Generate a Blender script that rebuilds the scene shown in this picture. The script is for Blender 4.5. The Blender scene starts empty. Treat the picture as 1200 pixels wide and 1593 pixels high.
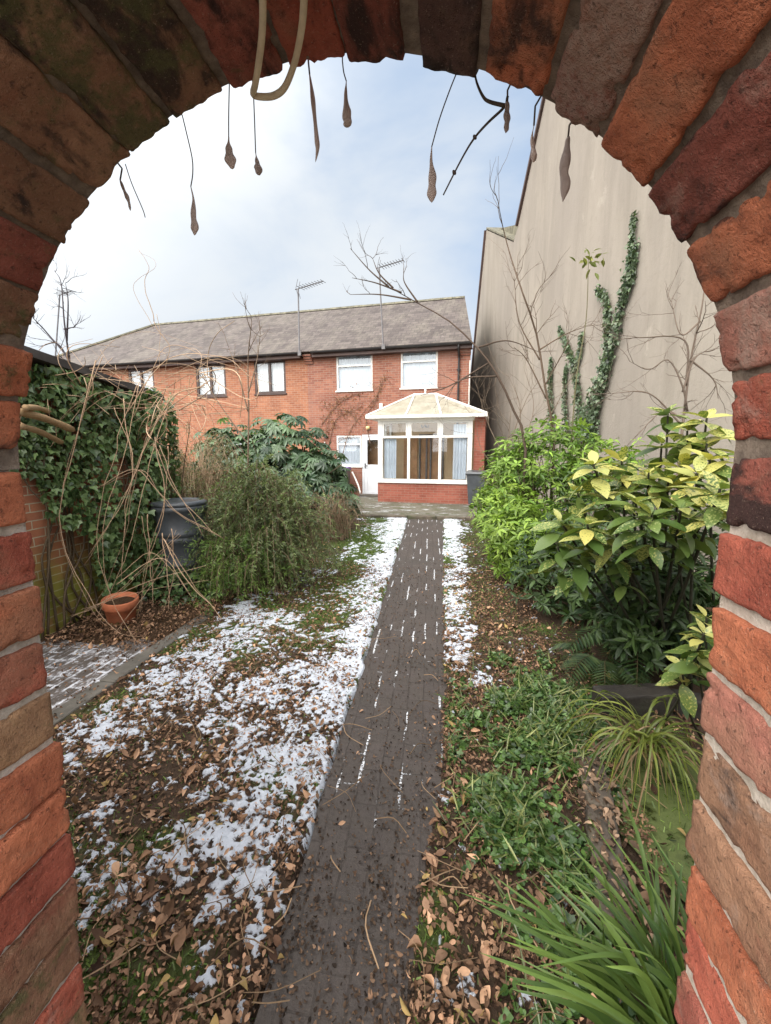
import bpy, math, random
import numpy as np
from mathutils import Vector
sc = bpy.context.scene
PI = math.pi
# ------------------------------------------------------------------ camera
FPX, CXP, CYP = 650.0, 600.0, 796.5            # focal length and centre in photograph pixels (1200 x 1593)
YAW, PITCH, EYE = math.radians(8.75), math.radians(8.4), 1.65
cam = bpy.data.objects.new('camera', bpy.data.cameras.new('camera')); sc.collection.objects.link(cam)
cam.location = (0, 0, EYE); cam.rotation_euler = (PI / 2 - PITCH, 0, YAW)
cam.data.sensor_fit = 'HORIZONTAL'; cam.data.sensor_width = 36; cam.data.lens = 36 * FPX / 1200
cam.data.clip_start = 0.02; cam.data.clip_end = 2000
sc.camera = cam
# ------------------------------------------------------------------ light
SUN_EL, SUN_AZ = math.radians(42), math.radians(212)      # azimuth clockwise from +Y: behind the viewer, a little to the left
SUN_STR, SKY_STR, EXPO = 1.6, 0.10, 0.46
sd = Vector((math.sin(SUN_AZ) * math.cos(SUN_EL), math.cos(SUN_AZ) * math.cos(SUN_EL), math.sin(SUN_EL)))
sl = bpy.data.lights.new('sun', 'SUN'); sl.energy = SUN_STR; sl.angle = math.radians(40); sl.color = (1, 0.965, 0.92)
sun = bpy.data.objects.new('sun', sl); sc.collection.objects.link(sun)
sun.rotation_euler = (-sd).to_track_quat('-Z', 'Y').to_euler()
sc.view_settings.view_transform = 'Standard'; sc.view_settings.look = 'None'
sc.view_settings.exposure = EXPO; sc.view_settings.gamma = 1


class NT:
    def __init__(s, nt): s.nt = nt; nt.nodes.clear()
    def n(s, t, props=None, **ins):
        nd = s.nt.nodes.new(t)
        for k, v in (props or {}).items(): setattr(nd, k, v)
        for k, v in ins.items():
            key = int(k[1:]) if k[0] == '_' and k[1:].isdigit() else k.replace('_', ' ')
            s.put(nd.inputs[key], v)
        return nd
    def put(s, sock, v):
        if isinstance(v, bpy.types.NodeSocket): s.nt.links.new(v, sock)
        else:
            if sock.type == 'RGBA' and isinstance(v, (tuple, list)) and len(v) == 3: v = (*v, 1)
            sock.default_value = v
    def mix(s, f, a, b, blend='MIX'):
        nd = s.nt.nodes.new('ShaderNodeMix'); nd.data_type = 'RGBA'; nd.blend_type = blend
        s.put(nd.inputs[0], f); s.put(nd.inputs[6], a); s.put(nd.inputs[7], b); return nd.outputs[2]
    def noise(s, vec, scale, detail=4, rough=.6, dist=0):
        return s.n('ShaderNodeTexNoise', None, Vector=vec, Scale=scale, Detail=detail, Roughness=rough, Distortion=dist).outputs[0]
    def ramp(s, v, lo, hi, a=0.0, b=1.0):
        return s.n('ShaderNodeMapRange', {'interpolation_type': 'SMOOTHSTEP'}, _0=v, _1=lo, _2=hi, _3=a, _4=b).outputs[0]
    def math(s, op, a, b=0.0): return s.n('ShaderNodeMath', {'operation': op}, _0=a, _1=b).outputs[0]
    def scale(s, vec, v): return s.n('ShaderNodeVectorMath', {'operation': 'MULTIPLY'}, _0=vec, _1=v).outputs[0]
    def dot(s, vec, v): return s.n('ShaderNodeVectorMath', {'operation': 'DOT_PRODUCT'}, _0=vec, _1=v).outputs['Value']
    def bump(s, h, strength, dist=.01, nrm=None):
        kw = {'Normal': nrm} if nrm else {}
        return s.n('ShaderNodeBump', None, Strength=strength, Distance=dist, Height=h, **kw).outputs[0]


w = bpy.data.worlds.new('World'); sc.world = w; w.use_nodes = True
q = NT(w.node_tree)
dirv = q.n('ShaderNodeTexCoord').outputs['Generated']
sky = q.n('ShaderNodeTexSky', {'sky_type': 'NISHITA', 'sun_disc': False, 'sun_elevation': SUN_EL, 'sun_rotation': SUN_AZ, 'air_density': 1.0, 'dust_density': 1.0})
cl = q.noise(q.scale(dirv, (1, 1, 2.2)), 1.7, 6, .55, .4)
lift = q.ramp(q.dot(dirv, (-.62, .66, .42)), .55, 1.0, 0, .30)          # a brighter bank of cloud low on the left
glow = q.ramp(q.dot(dirv, tuple(sd)), -.15, 1.0, 0, 1)                 # added brightness round the sun in the unseen sky, to light the scene
cf = q.ramp(q.math('ADD', cl, lift), .44, .92, .0, 1.0)
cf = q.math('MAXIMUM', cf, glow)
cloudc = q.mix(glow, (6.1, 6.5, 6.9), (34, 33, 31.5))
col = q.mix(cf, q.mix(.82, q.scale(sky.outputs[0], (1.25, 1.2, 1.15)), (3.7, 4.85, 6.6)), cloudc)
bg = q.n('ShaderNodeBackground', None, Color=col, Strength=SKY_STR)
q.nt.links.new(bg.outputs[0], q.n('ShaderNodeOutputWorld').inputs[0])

# ------------------------------------------------------------------ helpers
_t, _p = PITCH, YAW
V3 = lambda *a: np.array(a, float)
FW = V3(-math.sin(_p) * math.cos(_t), math.cos(_p) * math.cos(_t), -math.sin(_t))
RT = V3(math.cos(_p), math.sin(_p), 0); UPV = np.cross(RT, FW); EYEP = V3(0, 0, EYE)
def ray(x, y): return (x - CXP) / FPX * RT - (y - CYP) / FPX * UPV + FW
def at(x, y, Y): d = ray(x, y); return EYEP + d * Y / d[1]             # point of the view at depth Y
def gr(x, y, z=0.0): d = ray(x, y); return EYEP + d * (z - EYE) / d[2]   # point of the view on level z

def _h(ix, iy, iz, s):
    n = (ix * 374761393 + iy * 668265263 + iz * 1274126177 + s * 974711) & 0xffffffff
    n = ((n ^ (n >> 13)) * 1274126177) & 0xffffffff
    return ((n ^ (n >> 16)) & 0xffff) / 65535.0
def vnoise(p, s=0):
    p = np.asarray(p, float); i = np.floor(p).astype(np.int64); f = p - i; f = f * f * (3 - 2 * f); r = 0
    for a in (0, 1):
        for b in (0, 1):
            for c in (0, 1):
                wt = (f[:, 0] if a else 1 - f[:, 0]) * (f[:, 1] if b else 1 - f[:, 1]) * (f[:, 2] if c else 1 - f[:, 2])
                r = r + wt * _h(i[:, 0] + a, i[:, 1] + b, i[:, 2] + c, s)
    return r
def fbm(p, s=0, o=4, g=.5):
    p = np.asarray(p, float); r = 0; a = 1; t = 0
    for k in range(o): r = r + a * vnoise(p * 2.03 ** k + 17.3 * k, s + k); t += a; a *= g
    return r / t
def sst(x, a, b): x = np.clip((x - a) / (b - a), 0, 1); return x * x * (3 - 2 * x)
def nrm(v): v = np.asarray(v, float); return v / (np.linalg.norm(v, axis=-1, keepdims=True) + 1e-12)

def tag(o, label=None, cat=None, group=None, kind=None):
    for k, v in (('label', label), ('category', cat), ('group', group), ('kind', kind)):
        if v: o[k] = v
    return o
def thing(name, label, cat, loc=(0, 0, 0), rz=0, group=None):
    o = bpy.data.objects.new(name, None); sc.collection.objects.link(o); o.empty_display_size = .1
    o.location = loc; o.rotation_euler.z = rz; return tag(o, label, cat, group)
def mesh(name, V, F, mat, parent=None, tint=None, wear=None, smooth=False, uv=True, world=False):
    """link one mesh object; F is a list of faces or of (m,k) index arrays; world=True takes V in world space"""
    me = bpy.data.meshes.new(name); V = np.asarray(V, float).reshape(-1, 3)
    ob = bpy.data.objects.new(name, me); sc.collection.objects.link(ob)
    if parent is not None:
        ob.parent = parent
        if world:
            base = V3(0, 0, 0); rz = 0; pp = parent
            ch = []
            while pp is not None: ch.append(pp); pp = pp.parent
            for pp in reversed(ch):
                l = np.array(pp.location); c, s_ = math.cos(rz), math.sin(rz)
                base = base + V3(c * l[0] - s_ * l[1], s_ * l[0] + c * l[1], l[2]); rz += pp.rotation_euler.z
            d = V - base; c, s_ = math.cos(-rz), math.sin(-rz)
            V = np.stack([c * d[:, 0] - s_ * d[:, 1], s_ * d[:, 0] + c * d[:, 1], d[:, 2]], 1)
    if len(F) and isinstance(F[0], np.ndarray) and F[0].ndim == 2:
        li = np.concatenate([f.ravel() for f in F]); ls = np.concatenate([np.full(len(f), f.shape[1]) for f in F])
    else:
        li = np.array([i for f in F for i in f]); ls = np.array([len(f) for f in F])
    me.vertices.add(len(V)); me.vertices.foreach_set('co', V.ravel())
    me.loops.add(len(li)); me.loops.foreach_set('vertex_index', li.astype(np.int32))
    st = np.concatenate([[0], np.cumsum(ls)[:-1]])
    me.polygons.add(len(ls)); me.polygons.foreach_set('loop_start', st.astype(np.int32))
    me.update(calc_edges=True); me.validate()
    me.polygons.foreach_set('use_smooth', np.full(len(me.polygons), smooth))
    for nm, arr in (('tint', tint), ('wear', wear)):
        if arr is not None:
            arr = np.asarray(arr, float)
            if arr.ndim == 1: arr = np.tile(arr, (len(V), 1))
            if arr.shape[1] == 3: arr = np.concatenate([arr, np.ones((len(arr), 1))], 1)
            a = me.attributes.new(nm, 'FLOAT_COLOR', 'POINT'); a.data.foreach_set('color', arr.ravel())
    if uv and len(me.polygons) < 60000:
        ul = me.uv_layers.new(name='uv'); out = np.zeros((len(me.loops), 2)); co = V
        for p in me.polygons:
            n = p.normal; ax = (abs(n.x), abs(n.y), abs(n.z))
            k = (1, 2) if ax[0] >= ax[1] and ax[0] >= ax[2] else ((0, 1) if ax[2] > ax[1] else (0, 2))
            for l in p.loop_indices: vi = me.loops[l].vertex_index; out[l] = (co[vi][k[0]], co[vi][k[1]])
        ul.data.foreach_set('uv', out.ravel())
    if mat: me.materials.append(mat)
    return ob


class MB:
    def __init__(s): s.v = []; s.f = []; s.t = []; s.n = 0
    def add(s, V, F, tint=(1, 1, 1)):
        V = np.asarray(V, float); s.v.append(V); s.f += [[i + s.n for i in f] for f in F]
        s.t.append(np.tile(np.asarray(tint, float), (len(V), 1)) if np.ndim(tint) == 1 else np.asarray(tint)); s.n += len(V); return s
    def box(s, a, b, tint=(1, 1, 1), bev=0.0):
        (x0, y0, z0), (x1, y1, z1) = [[min(p, r) for p, r in zip(a, b)], [max(p, r) for p, r in zip(a, b)]]
        if bev <= 0:
            V = [(x, y, z) for x in (x0, x1) for y in (y0, y1) for z in (z0, z1)]
            F = [(0, 1, 3, 2), (4, 6, 7, 5), (0, 4, 5, 1), (2, 3, 7, 6), (0, 2, 6, 4), (1, 5, 7, 3)]
            return s.add(V, F, tint)
        bev = min(bev, (x1 - x0) * .45, (y1 - y0) * .45, (z1 - z0) * .45)
        c = V3((x0 + x1) / 2, (y0 + y1) / 2, (z0 + z1) / 2); hh = V3((x1 - x0) / 2, (y1 - y0) / 2, (z1 - z0) / 2)
        V = []; idx = {}
        for sx in (-1, 1):
            for sy in (-1, 1):
                for sz in (-1, 1):
                    for ax in range(3):
                        p = hh - bev; p[ax] = hh[ax]; idx[(sx, sy, sz, ax)] = len(V); V.append(c + p * V3(sx, sy, sz))
        F = []
        for ax in range(3):
            o = [i for i in range(3) if i != ax]
            for sg in (-1, 1):
                ring = []
                for u, v in ((-1, -1), (1, -1), (1, 1), (-1, 1)):
                    k = [0, 0, 0]; k[ax] = sg; k[o[0]] = u; k[o[1]] = v; ring.append(idx[(*k, ax)])
                F.append(ring if (sg > 0) == (ax != 1) else ring[::-1])
        for ax in range(3):
            o = [i for i in range(3) if i != ax]
            for u in (-1, 1):
                for v in (-1, 1):
                    k0 = [0, 0, 0]; k0[o[0]] = u; k0[o[1]] = v; k1 = list(k0); k0[ax] = -1; k1[ax] = 1
                    F.append([idx[(*k0, o[0])], idx[(*k1, o[0])], idx[(*k1, o[1])], idx[(*k0, o[1])]])
        for sx in (-1, 1):
            for sy in (-1, 1):
                for sz in (-1, 1): F.append([idx[(sx, sy, sz, a)] for a in range(3)])
        return s.add(V, F, tint)
    def tube(s, pts, r, sides=6, tint=(1, 1, 1), caps=True):
        pts = np.asarray(pts, float); n = len(pts); r = np.atleast_1d(np.asarray(r, float)); r = np.interp(np.linspace(0, 1, n), np.linspace(0, 1, len(r)), r) if len(r) > 1 else np.full(n, r[0])
        d = nrm(np.gradient(pts, axis=0)); a = V3(.31, .23, .92) if abs(d[0][2]) < .9 else V3(1, .1, 0)
        V = []; u = nrm(np.cross(d[0], a))
        for i in range(n):
            u = nrm(u - d[i] * (u @ d[i])); v = np.cross(d[i], u)
            for k in range(sides): t = 2 * PI * k / sides; V.append(pts[i] + r[i] * (math.cos(t) * u + math.sin(t) * v))
        F = [(i * sides + k, i * sides + (k + 1) % sides, (i + 1) * sides + (k + 1) % sides, (i + 1) * sides + k) for i in range(n - 1) for k in range(sides)]
        if caps: F += [tuple(range(sides))[::-1], tuple((n - 1) * sides + k for k in range(sides))]
        return s.add(V, F, tint)
    def lathe(s, prof, c=(0, 0, 0), sides=24, tint=(1, 1, 1)):
        V = [(c[0] + r * math.cos(2 * PI * k / sides), c[1] + r * math.sin(2 * PI * k / sides), c[2] + z) for r, z in prof for k in range(sides)]
        F = [(i * sides + k, i * sides + (k + 1) % sides, (i + 1) * sides + (k + 1) % sides, (i + 1) * sides + k) for i in range(len(prof) - 1) for k in range(sides)]
        return s.add(V, F, tint)
    def prism(s, poly, a, b, tint=(1, 1, 1)):
        """poly: (m,3) points; extruded by vector (b-a)"""
        P = np.asarray(poly, float); e = V3(*b) - V3(*a); m = len(P); V = np.concatenate([P, P + e])
        F = [tuple(range(m))[::-1], tuple(m + i for i in range(m))] + [(i, (i + 1) % m, m + (i + 1) % m, m + i) for i in range(m)]
        return s.add(V, F, tint)
    def build(s, name, mat, parent=None, smooth=False, world=False, **k):
        return mesh(name, np.concatenate(s.v), s.f, mat, parent, tint=np.concatenate(s.t), smooth=smooth, world=world, **k)

def frames(d, n):
    y = nrm(d); x = nrm(np.cross(y, n)); z = np.cross(x, y); return np.stack([x, y, z], 2)
def inst(tv, tf, M, T, S, cols):
    """copies of a small template merged into one mesh's arrays (leaves, blades)"""
    n, k = len(T), len(tv); S = np.broadcast_to(np.asarray(S, float), (n,))
    V = np.einsum('nij,kj->nki', M, tv) * S[:, None, None] + T[:, None, :]
    F = (tf[None] + (np.arange(n) * k)[:, None, None]).reshape(-1, tf.shape[1])
    return V.reshape(-1, 3), F, np.repeat(cols, k, 0)
def join(parts):
    V, F, C, o = [], [], [], 0
    for v, f, c in parts: V.append(v); F.append(f + o); C.append(c); o += len(v)
    return np.concatenate(V), F, np.concatenate(C)
def leaf(ts, ws, fold=.15, droop=.2, twist=0):
    V = []
    for t, wd in zip(ts, ws):
        z = -droop * t * t
        V += [(-wd, t, z + fold * wd), (0, t, z), (wd, t, z + fold * wd + twist * t * wd)]
    F = []
    for i in range(len(ts) - 1): a = i * 3; F += [(a, a + 1, a + 4, a + 3), (a + 1, a + 2, a + 5, a + 4)]
    return np.array(V, float), np.array(F)
def ranunit(g, n): return nrm(g.normal(size=(n, 3)))
def cols(g, n, c1, c2, j=.15, p=1.0):
    f = g.random((n, 1)) ** p; return (np.array(c1) * (1 - f) + np.array(c2) * f) * (1 + j * g.normal(size=(n, 1))).clip(.4, 1.8)
def curve(pts, n=12):
    """smooth curve through points (Catmull-Rom)"""
    P = np.asarray(pts, float)
    if len(P) < 3: return np.linspace(P[0], P[-1], n)
    Q = np.concatenate([[2 * P[0] - P[1]], P, [2 * P[-1] - P[-2]]]); out = []
    m = max(2, n // (len(P) - 1))
    for i in range(len(P) - 1):
        a, b, c, d = Q[i:i + 4]
        for t in np.linspace(0, 1, m, endpoint=False):
            out.append(.5 * (2 * b + (c - a) * t + (2 * a - 5 * b + 4 * c - d) * t * t + (3 * b - a - 3 * c + d) * t ** 3))
    out.append(P[-1]); return np.array(out)

# ------------------------------------------------------------------ materials
def mat(name):
    m = bpy.data.materials.new(name); m.use_nodes = True; q = NT(m.node_tree); return m, q
def fin(q, **kw):
    b = q.n('ShaderNodeBsdfPrincipled', None, **kw); q.nt.links.new(b.outputs[0], q.n('ShaderNodeOutputMaterial').inputs[0]); return b
def oc(q): return q.n('ShaderNodeTexCoord').outputs['Object']
def uvn(q): return q.n('ShaderNodeTexCoord').outputs['UV']
def attr(q, nm): return q.n('ShaderNodeAttribute', {'attribute_name': nm})
def plain(name, c, rough=.5, var=.12, sc_=6, bump=0, spec=.5, metal=0, grime=None):
    m, q = mat(name); o = oc(q); n = q.noise(o, sc_, 5)
    col = q.mix(q.ramp(n, .3, .7), tuple(x * (1 - var) for x in c), tuple(min(1, x * (1 + var)) for x in c))
    if grime: col = q.mix(q.ramp(q.noise(o, sc_ * .35, 6, .7), .48, .75, 0, grime[1]), col, grime[0])
    kw = {}
    if bump: kw['Normal'] = q.bump(q.noise(o, sc_ * 12, 4), bump, .01)
    fin(q, Base_Color=col, Roughness=rough, Specular_IOR_Level=spec, Metallic=metal, **kw); return m
def tinted(name, rough=.5, trans=0.0, var=.25, sc_=30, spec=.4, bump=.0):
    """base colour from the mesh's own tint attribute, with a fine mottling; optionally lets light through"""
    m, q = mat(name); c = attr(q, 'tint').outputs['Color']; o = oc(q)
    c = q.mix(1.0, c, q.mix(q.noise(o, sc_, 3), (1 - var,) * 3, (1 + var,) * 3), 'MULTIPLY')
    kw = {'Normal': q.bump(q.noise(o, sc_ * 4, 3), bump, .005)} if bump else {}
    b = q.n('ShaderNodeBsdfPrincipled', None, Base_Color=c, Roughness=rough, Specular_IOR_Level=spec, **kw)
    out = q.n('ShaderNodeOutputMaterial')
    if trans:
        t = q.n('ShaderNodeBsdfTranslucent', None, Color=q.mix(1.0, c, (1.5, 1.7, .7), 'MULTIPLY'))
        mx = q.n('ShaderNodeMixShader', None, _0=trans, _1=b.outputs[0], _2=t.outputs[0]); q.nt.links.new(mx.outputs[0], out.inputs[0])
    else: q.nt.links.new(b.outputs[0], out.inputs[0])
    return m

M_leaf = tinted('leaf', .45, .22, .25, 30)
M_gloss = tinted('glossy_leaf', .28, .18, .2, 20, .5)
M_dry = tinted('dry_leaf', .8, .08, .35, 60, .2)
M_twig = tinted('twig_bark', .85, 0, .3, 60, .2, .3)
M_blade = tinted('grass_blade', .4, .2, .15, 20, .45)

# old arch brick: every brick carries its own colour (tint) and its own lime / soot / moss (wear)
M_brick, q = mat('old_brick'); o = oc(q); a = attr(q, 'tint'); wv = attr(q, 'wear')
sep = q.n('ShaderNodeSeparateColor', None, Color=wv.outputs['Color'])
n1 = q.noise(o, 14, 6, .65); n2 = q.noise(o, 55, 5, .7); n3 = q.noise(q.scale(o, (1, .5, 1)), 22, 5, .6, .5); n4 = q.noise(o, 230, 3, .7)
c = q.mix(q.ramp(n1, .3, .72), q.mix(1, a.outputs['Color'], (.88, .84, .84), 'MULTIPLY'), q.mix(1, a.outputs['Color'], (1.35, 1.42, 1.42), 'MULTIPLY'))
n5 = q.noise(o, 6.5, 5, .65, .4); c = q.mix(q.ramp(n5, .52, .68, 0, .5), c, (.27, .155, .095)); c = q.mix(q.ramp(n5, .46, .32, 0, .5), c, (.26, .060, .040))
c = q.mix(q.ramp(n2, .52, .78, 0, .55), c, q.mix(1, a.outputs['Color'], (.45, .4, .42), 'MULTIPLY'))
c = q.mix(q.ramp(n4, .62, .8, 0, .5), c, (.30, .19, .12))
c = q.mix(q.ramp(q.math('ADD', n3, q.math('MULTIPLY', sep.outputs[1], .42)), .70, .86, 0, .88), c, (.022, .017, .016))
lim = q.math('MULTIPLY', q.ramp(q.math('ADD', q.noise(o, 17, 6, .62, .3), q.math('MULTIPLY', sep.outputs[2], .30)), .68, .90, 0, .72), q.ramp(q.noise(o, 150, 5, .75), .3, .58, .25, 1))
c = q.mix(lim, c, q.mix(n2, (.26, .18, .14), (.44, .33, .27)))
mos = q.ramp(q.math('ADD', q.noise(o, 26, 6, .7), q.math('MULTIPLY', sep.outputs[0], .40)), .66, .84, 0, .85)
c = q.mix(mos, c, q.mix(n2, (.035, .042, .018), (.16, .15, .06)))
pit = q.ramp(q.noise(o, 135, 4, .8), .42, .30); c = q.mix(q.math('MULTIPLY', pit, .55), c, (.035, .02, .016))
c = q.mix(q.ramp(q.noise(o, 420, 2, .8), .60, .75, 0, .45), c, (.42, .30, .23))
hb = q.math('ADD', q.math('MULTIPLY', n2, .5), q.math('ADD', q.math('MULTIPLY', n4, .8), q.math('MULTIPLY', pit, -.6)))
fin(q, Base_Color=c, Roughness=.92, Specular_IOR_Level=.25, Normal=q.bump(hb, .75, .006, q.bump(q.noise(o, 420, 3, .8), .6, .003)))

def mortar(name, c1, c2):
    m, q = mat(name); o = oc(q); wv = attr(q, 'wear')
    c = q.mix(q.ramp(q.noise(o, 40, 6, .7), .3, .7), c1, c2); c = q.mix(q.ramp(q.noise(o, 9, 4), .5, .8, 0, .6), c, tuple(x * .5 for x in c1))
    fin(q, Base_Color=c, Roughness=.95, Specular_IOR_Level=.15, Normal=q.bump(q.noise(o, 260, 4, .7), .8, .004)); return m
M_mort = mortar('lime_mortar', (.36, .31, .25), (.60, .53, .46))
M_mortd = mortar('sooty_mortar', (.13, .10, .08), (.28, .22, .17))

def brickwall(name, c1, c2, mc, bump=.3, moss=0, msize=.011, stain=None, darken=.45):
    m, q = mat(name); u = uvn(q); o = oc(q)
    uj = q.n('ShaderNodeVectorMath', {'operation': 'ADD'}, _0=u, _1=q.scale(q.n('ShaderNodeTexNoise', None, Vector=o, Scale=9.0).outputs[1], (.008, .008, 0))).outputs[0]
    b = q.n('ShaderNodeTexBrick', None, Vector=uj, Color1=(0, 0, 0), Color2=(1, 1, 1), Mortar=(.5, .5, .5), Scale=1, Mortar_Size=msize * .5, Mortar_Smooth=.3, Bias=0, Brick_Width=.225, Row_Height=.075)
    c = q.mix(b.outputs[0], c1, c2)
    c = q.mix(q.ramp(q.noise(o, 1.1, 6, .65), .35, .7), c, q.mix(1, c, (.72, .66, .64), 'MULTIPLY'))
    c = q.mix(q.ramp(q.noise(o, 14, 5, .7), .52, .75, 0, darken), c, q.mix(1, c, (.45, .42, .42), 'MULTIPLY'))
    c = q.mix(q.ramp(q.noise(o, 3.3, 5, .7), .55, .78, 0, .4), c, mc)
    c = q.mix(b.outputs['Fac'], c, q.mix(q.noise(o, 20, 4), tuple(x * .6 for x in mc), mc))
    if stain: c = q.mix(q.ramp(q.noise(q.scale(o, (1, 1, .5)), .9, 5, .6), .46, .66, 0, stain[1]), c, stain[0])
    if moss:
        hz = q.n('ShaderNodeSeparateXYZ', None, _0=o).outputs[2]
        c = q.mix(q.math('MULTIPLY', q.ramp(hz, .95, .25), q.ramp(q.noise(o, 4, 5, .7), .3, .55, .25, moss)), c, q.mix(b.outputs['Fac'], (.27, .27, .05), (.40, .38, .16)))
    h = q.math('ADD', q.math('MULTIPLY', b.outputs['Fac'], -.8), q.math('MULTIPLY', q.noise(o, 90, 4), .4))
    fin(q, Base_Color=c, Roughness=.9, Specular_IOR_Level=.25, Normal=q.bump(h, bump, .02)); return m
M_house = brickwall('orange_red_house_brick', (.345, .150, .100), (.25, .098, .070), (.37, .30, .245), stain=((.29, .17, .135), .5))
M_house2 = brickwall('orange_house_brick', (.42, .185, .105), (.31, .122, .072), (.43, .34, .26))
M_dwarf = brickwall('red_dwarf_wall_brick', (.35, .118, .082), (.27, .085, .060), (.33, .21, .16), darken=.3)
M_gwall = brickwall('mossy_garden_brick', (.46, .19, .10), (.34, .13, .075), (.56, .47, .33), moss=1.0)
M_pwall = brickwall('boundary_brick', (.36, .12, .06), (.25, .08, .045), (.32, .25, .18))

M_slate, q = mat('weathered_slate'); u = uvn(q); o = oc(q)
b = q.n('ShaderNodeTexBrick', None, Vector=u, Color1=(0, 0, 0), Color2=(1, 1, 1), Mortar=(0, 0, 0), Scale=1, Mortar_Size=.007, Mortar_Smooth=.4, Brick_Width=.28, Row_Height=.19)
c = q.mix(b.outputs[0], (.060, .046, .042), (.120, .097, .088))
c = q.mix(q.ramp(q.noise(q.scale(o, (1, .4, .4)), 1.6, 6, .75), .42, .7, 0, .7), c, (.17, .148, .12))
c = q.mix(q.ramp(q.noise(o, 5.5, 6, .75), .55, .68, 0, .6), c, (.24, .21, .18))
c = q.mix(q.ramp(q.noise(o, 2.4, 5, .7), .55, .75, 0, .5), c, (.06, .047, .05))
c = q.mix(b.outputs['Fac'], c, (.04, .034, .034))
fin(q, Base_Color=c, Roughness=.75, Normal=q.bump(q.math('MULTIPLY', b.outputs['Fac'], -1), .5, .02))
M_ridge = plain('mossy_ridge_tile', (.15, .14, .10), .9, .4, 5, .3)

M_render, q = mat('stained_render'); o = oc(q); wv = attr(q, 'wear'); sp = q.n('ShaderNodeSeparateColor', None, Color=wv.outputs['Color'])
st = q.noise(q.scale(o, (1.5, 1.5, .20)), 1.3, 7, .68, .35); big = q.noise(q.scale(o, (1, 1, .7)), .55, 4, .55)
c = q.mix(q.ramp(st, .30, .66), (.262, .232, .195), (.335, .298, .252))
c = q.mix(q.ramp(big, .4, .68, 0, .55), c, (.27, .24, .21))
c = q.mix(q.ramp(q.noise(o, 7, 6, .7), .5, .75, 0, .35), c, (.23, .20, .17))
c = q.mix(q.math('MULTIPLY', q.ramp(q.noise(q.scale(o, (7, 7, .22)), 1.3, 5, .7), .56, .74, 0, .5), q.ramp(q.noise(o, .8, 3), .4, .6)), c, (.20, .175, .15)); c = q.mix(q.ramp(q.noise(q.scale(o, (1, 1, .6)), 1.9, 7, .75, .6), .58, .70, 0, .5), c, (.42, .378, .32))
dk = q.ramp(q.math('ADD', q.math('MULTIPLY', q.noise(q.scale(o, (1.4, 1.4, .3)), 1.4, 6, .6), .55), q.math('MULTIPLY', sp.outputs[0], .75)), .52, 1.0, 0, .9)
c = q.mix(dk, c, (.10, .085, .07))
fin(q, Base_Color=c, Roughness=.92, Specular_IOR_Level=.2, Normal=q.bump(q.noise(o, 30, 6, .7), .35, .03))

M_white = plain('white_frame', (.74, .73, .70), .4, .06, 3, grime=((.45, .43, .36), .35))
M_door = plain('pale_door_panel', (.70, .73, .77), .35, .03, 3)
M_brown = plain('brown_frame', (.055, .03, .025), .45, .2, 5)
M_fascia = plain('brown_fascia', (.06, .032, .026), .6, .3, 3)
M_black = plain('black_gutter', (.015, .014, .015), .4, .2, 8)
M_net = plain('net_curtain', (.68, .70, .72), .9, .08, 3)
M_blind = plain('pale_blind', (.55, .60, .66), .8, .08, 2)
M_pcurt = plain('pale_blue_curtain', (.60, .66, .74), .9, .08, 2)
M_wood = plain('varnished_wood_door', (.37, .20, .10), .5, .2, 4)
M_beige = plain('beige_inside_wall', (.56, .42, .27), .9, .08, 2)
M_floor = plain('tiled_inside_floor', (.32, .26, .2), .6, .1, 3)
M_dark = plain('dark_room', (.03, .028, .026), .9, .1, 2)
M_alu = plain('grey_metal', (.13, .125, .13), .5, .2, 8, metal=.3)
M_felt = plain('roofing_felt', (.060, .052, .048), .85, .4, 3, .3)
M_plast = plain('dark_grey_plastic', (.060, .067, .075), .36, .2, 4, .05, grime=((.09, .09, .08), .35))
M_purple = plain('purple_lid', (.16, .06, .28), .45, .1, 4)
M_wpl = plain('white_plastic', (.66, .64, .60), .45, .1, 5)
M_terra = plain('terracotta', (.50, .16, .075), .8, .2, 9, .2, grime=((.36, .26, .18), .5))
M_lamp = plain('lamp_glass', (.7, .55, .25), .3, .05, 3)
M_stone = plain('mossy_stone', (.105, .084, .064), .9, .4, 7, .5, grime=((.05, .075, .02), .7))
M_sleeper = plain('wet_timber', (.028, .023, .018), .7, .4, 6, .5, grime=((.03, .045, .015), .6))
M_conc = plain('damp_concrete', (.13, .118, .10), .8, .25, 5, .4, grime=((.05, .045, .035), .7))
M_pod = tinted('velvety_pod', .75, .05, .2, 90, .3, .3)
M_soil, q = mat('leafy_soil'); o = oc(q)
c = q.mix(q.noise(o, 22, 6, .75), (.02, .013, .008), (.13, .075, .04)); c = q.mix(q.ramp(q.noise(o, 60, 4, .7), .55, .7, 0, .7), c, (.20, .115, .06))
c = q.mix(q.ramp(q.noise(o, 1.3, 4), .5, .7, 0, .5), c, (.04, .05, .015))
fin(q, Base_Color=c, Roughness=.95, Specular_IOR_Level=.2, Normal=q.bump(q.noise(o, 45, 6, .75), 1, .03))
M_lawn, q = mat('frosty_lawn'); o = oc(q); a = attr(q, 'tint'); wv = attr(q, 'wear'); sp = q.n('ShaderNodeSeparateColor', None, Color=wv.outputs['Color'])
c = q.mix(1, a.outputs['Color'], q.mix(q.noise(o, 130, 5, .75), (.35, .35, .35), (1.7, 1.65, 1.6)), 'MULTIPLY')
sn = q.ramp(q.math('ADD', sp.outputs[0], q.math('ADD', q.math('MULTIPLY', q.math('SUBTRACT', q.noise(o, 85, 4, .75), .5), 1.5), q.math('MULTIPLY', q.math('SUBTRACT', q.noise(o, 290, 3, .75), .5), 1.1))), .46, .80)
c = q.mix(sn, c, q.mix(q.noise(o, 70, 3), (.50, .54, .62), (.76, .80, .87)))
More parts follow.
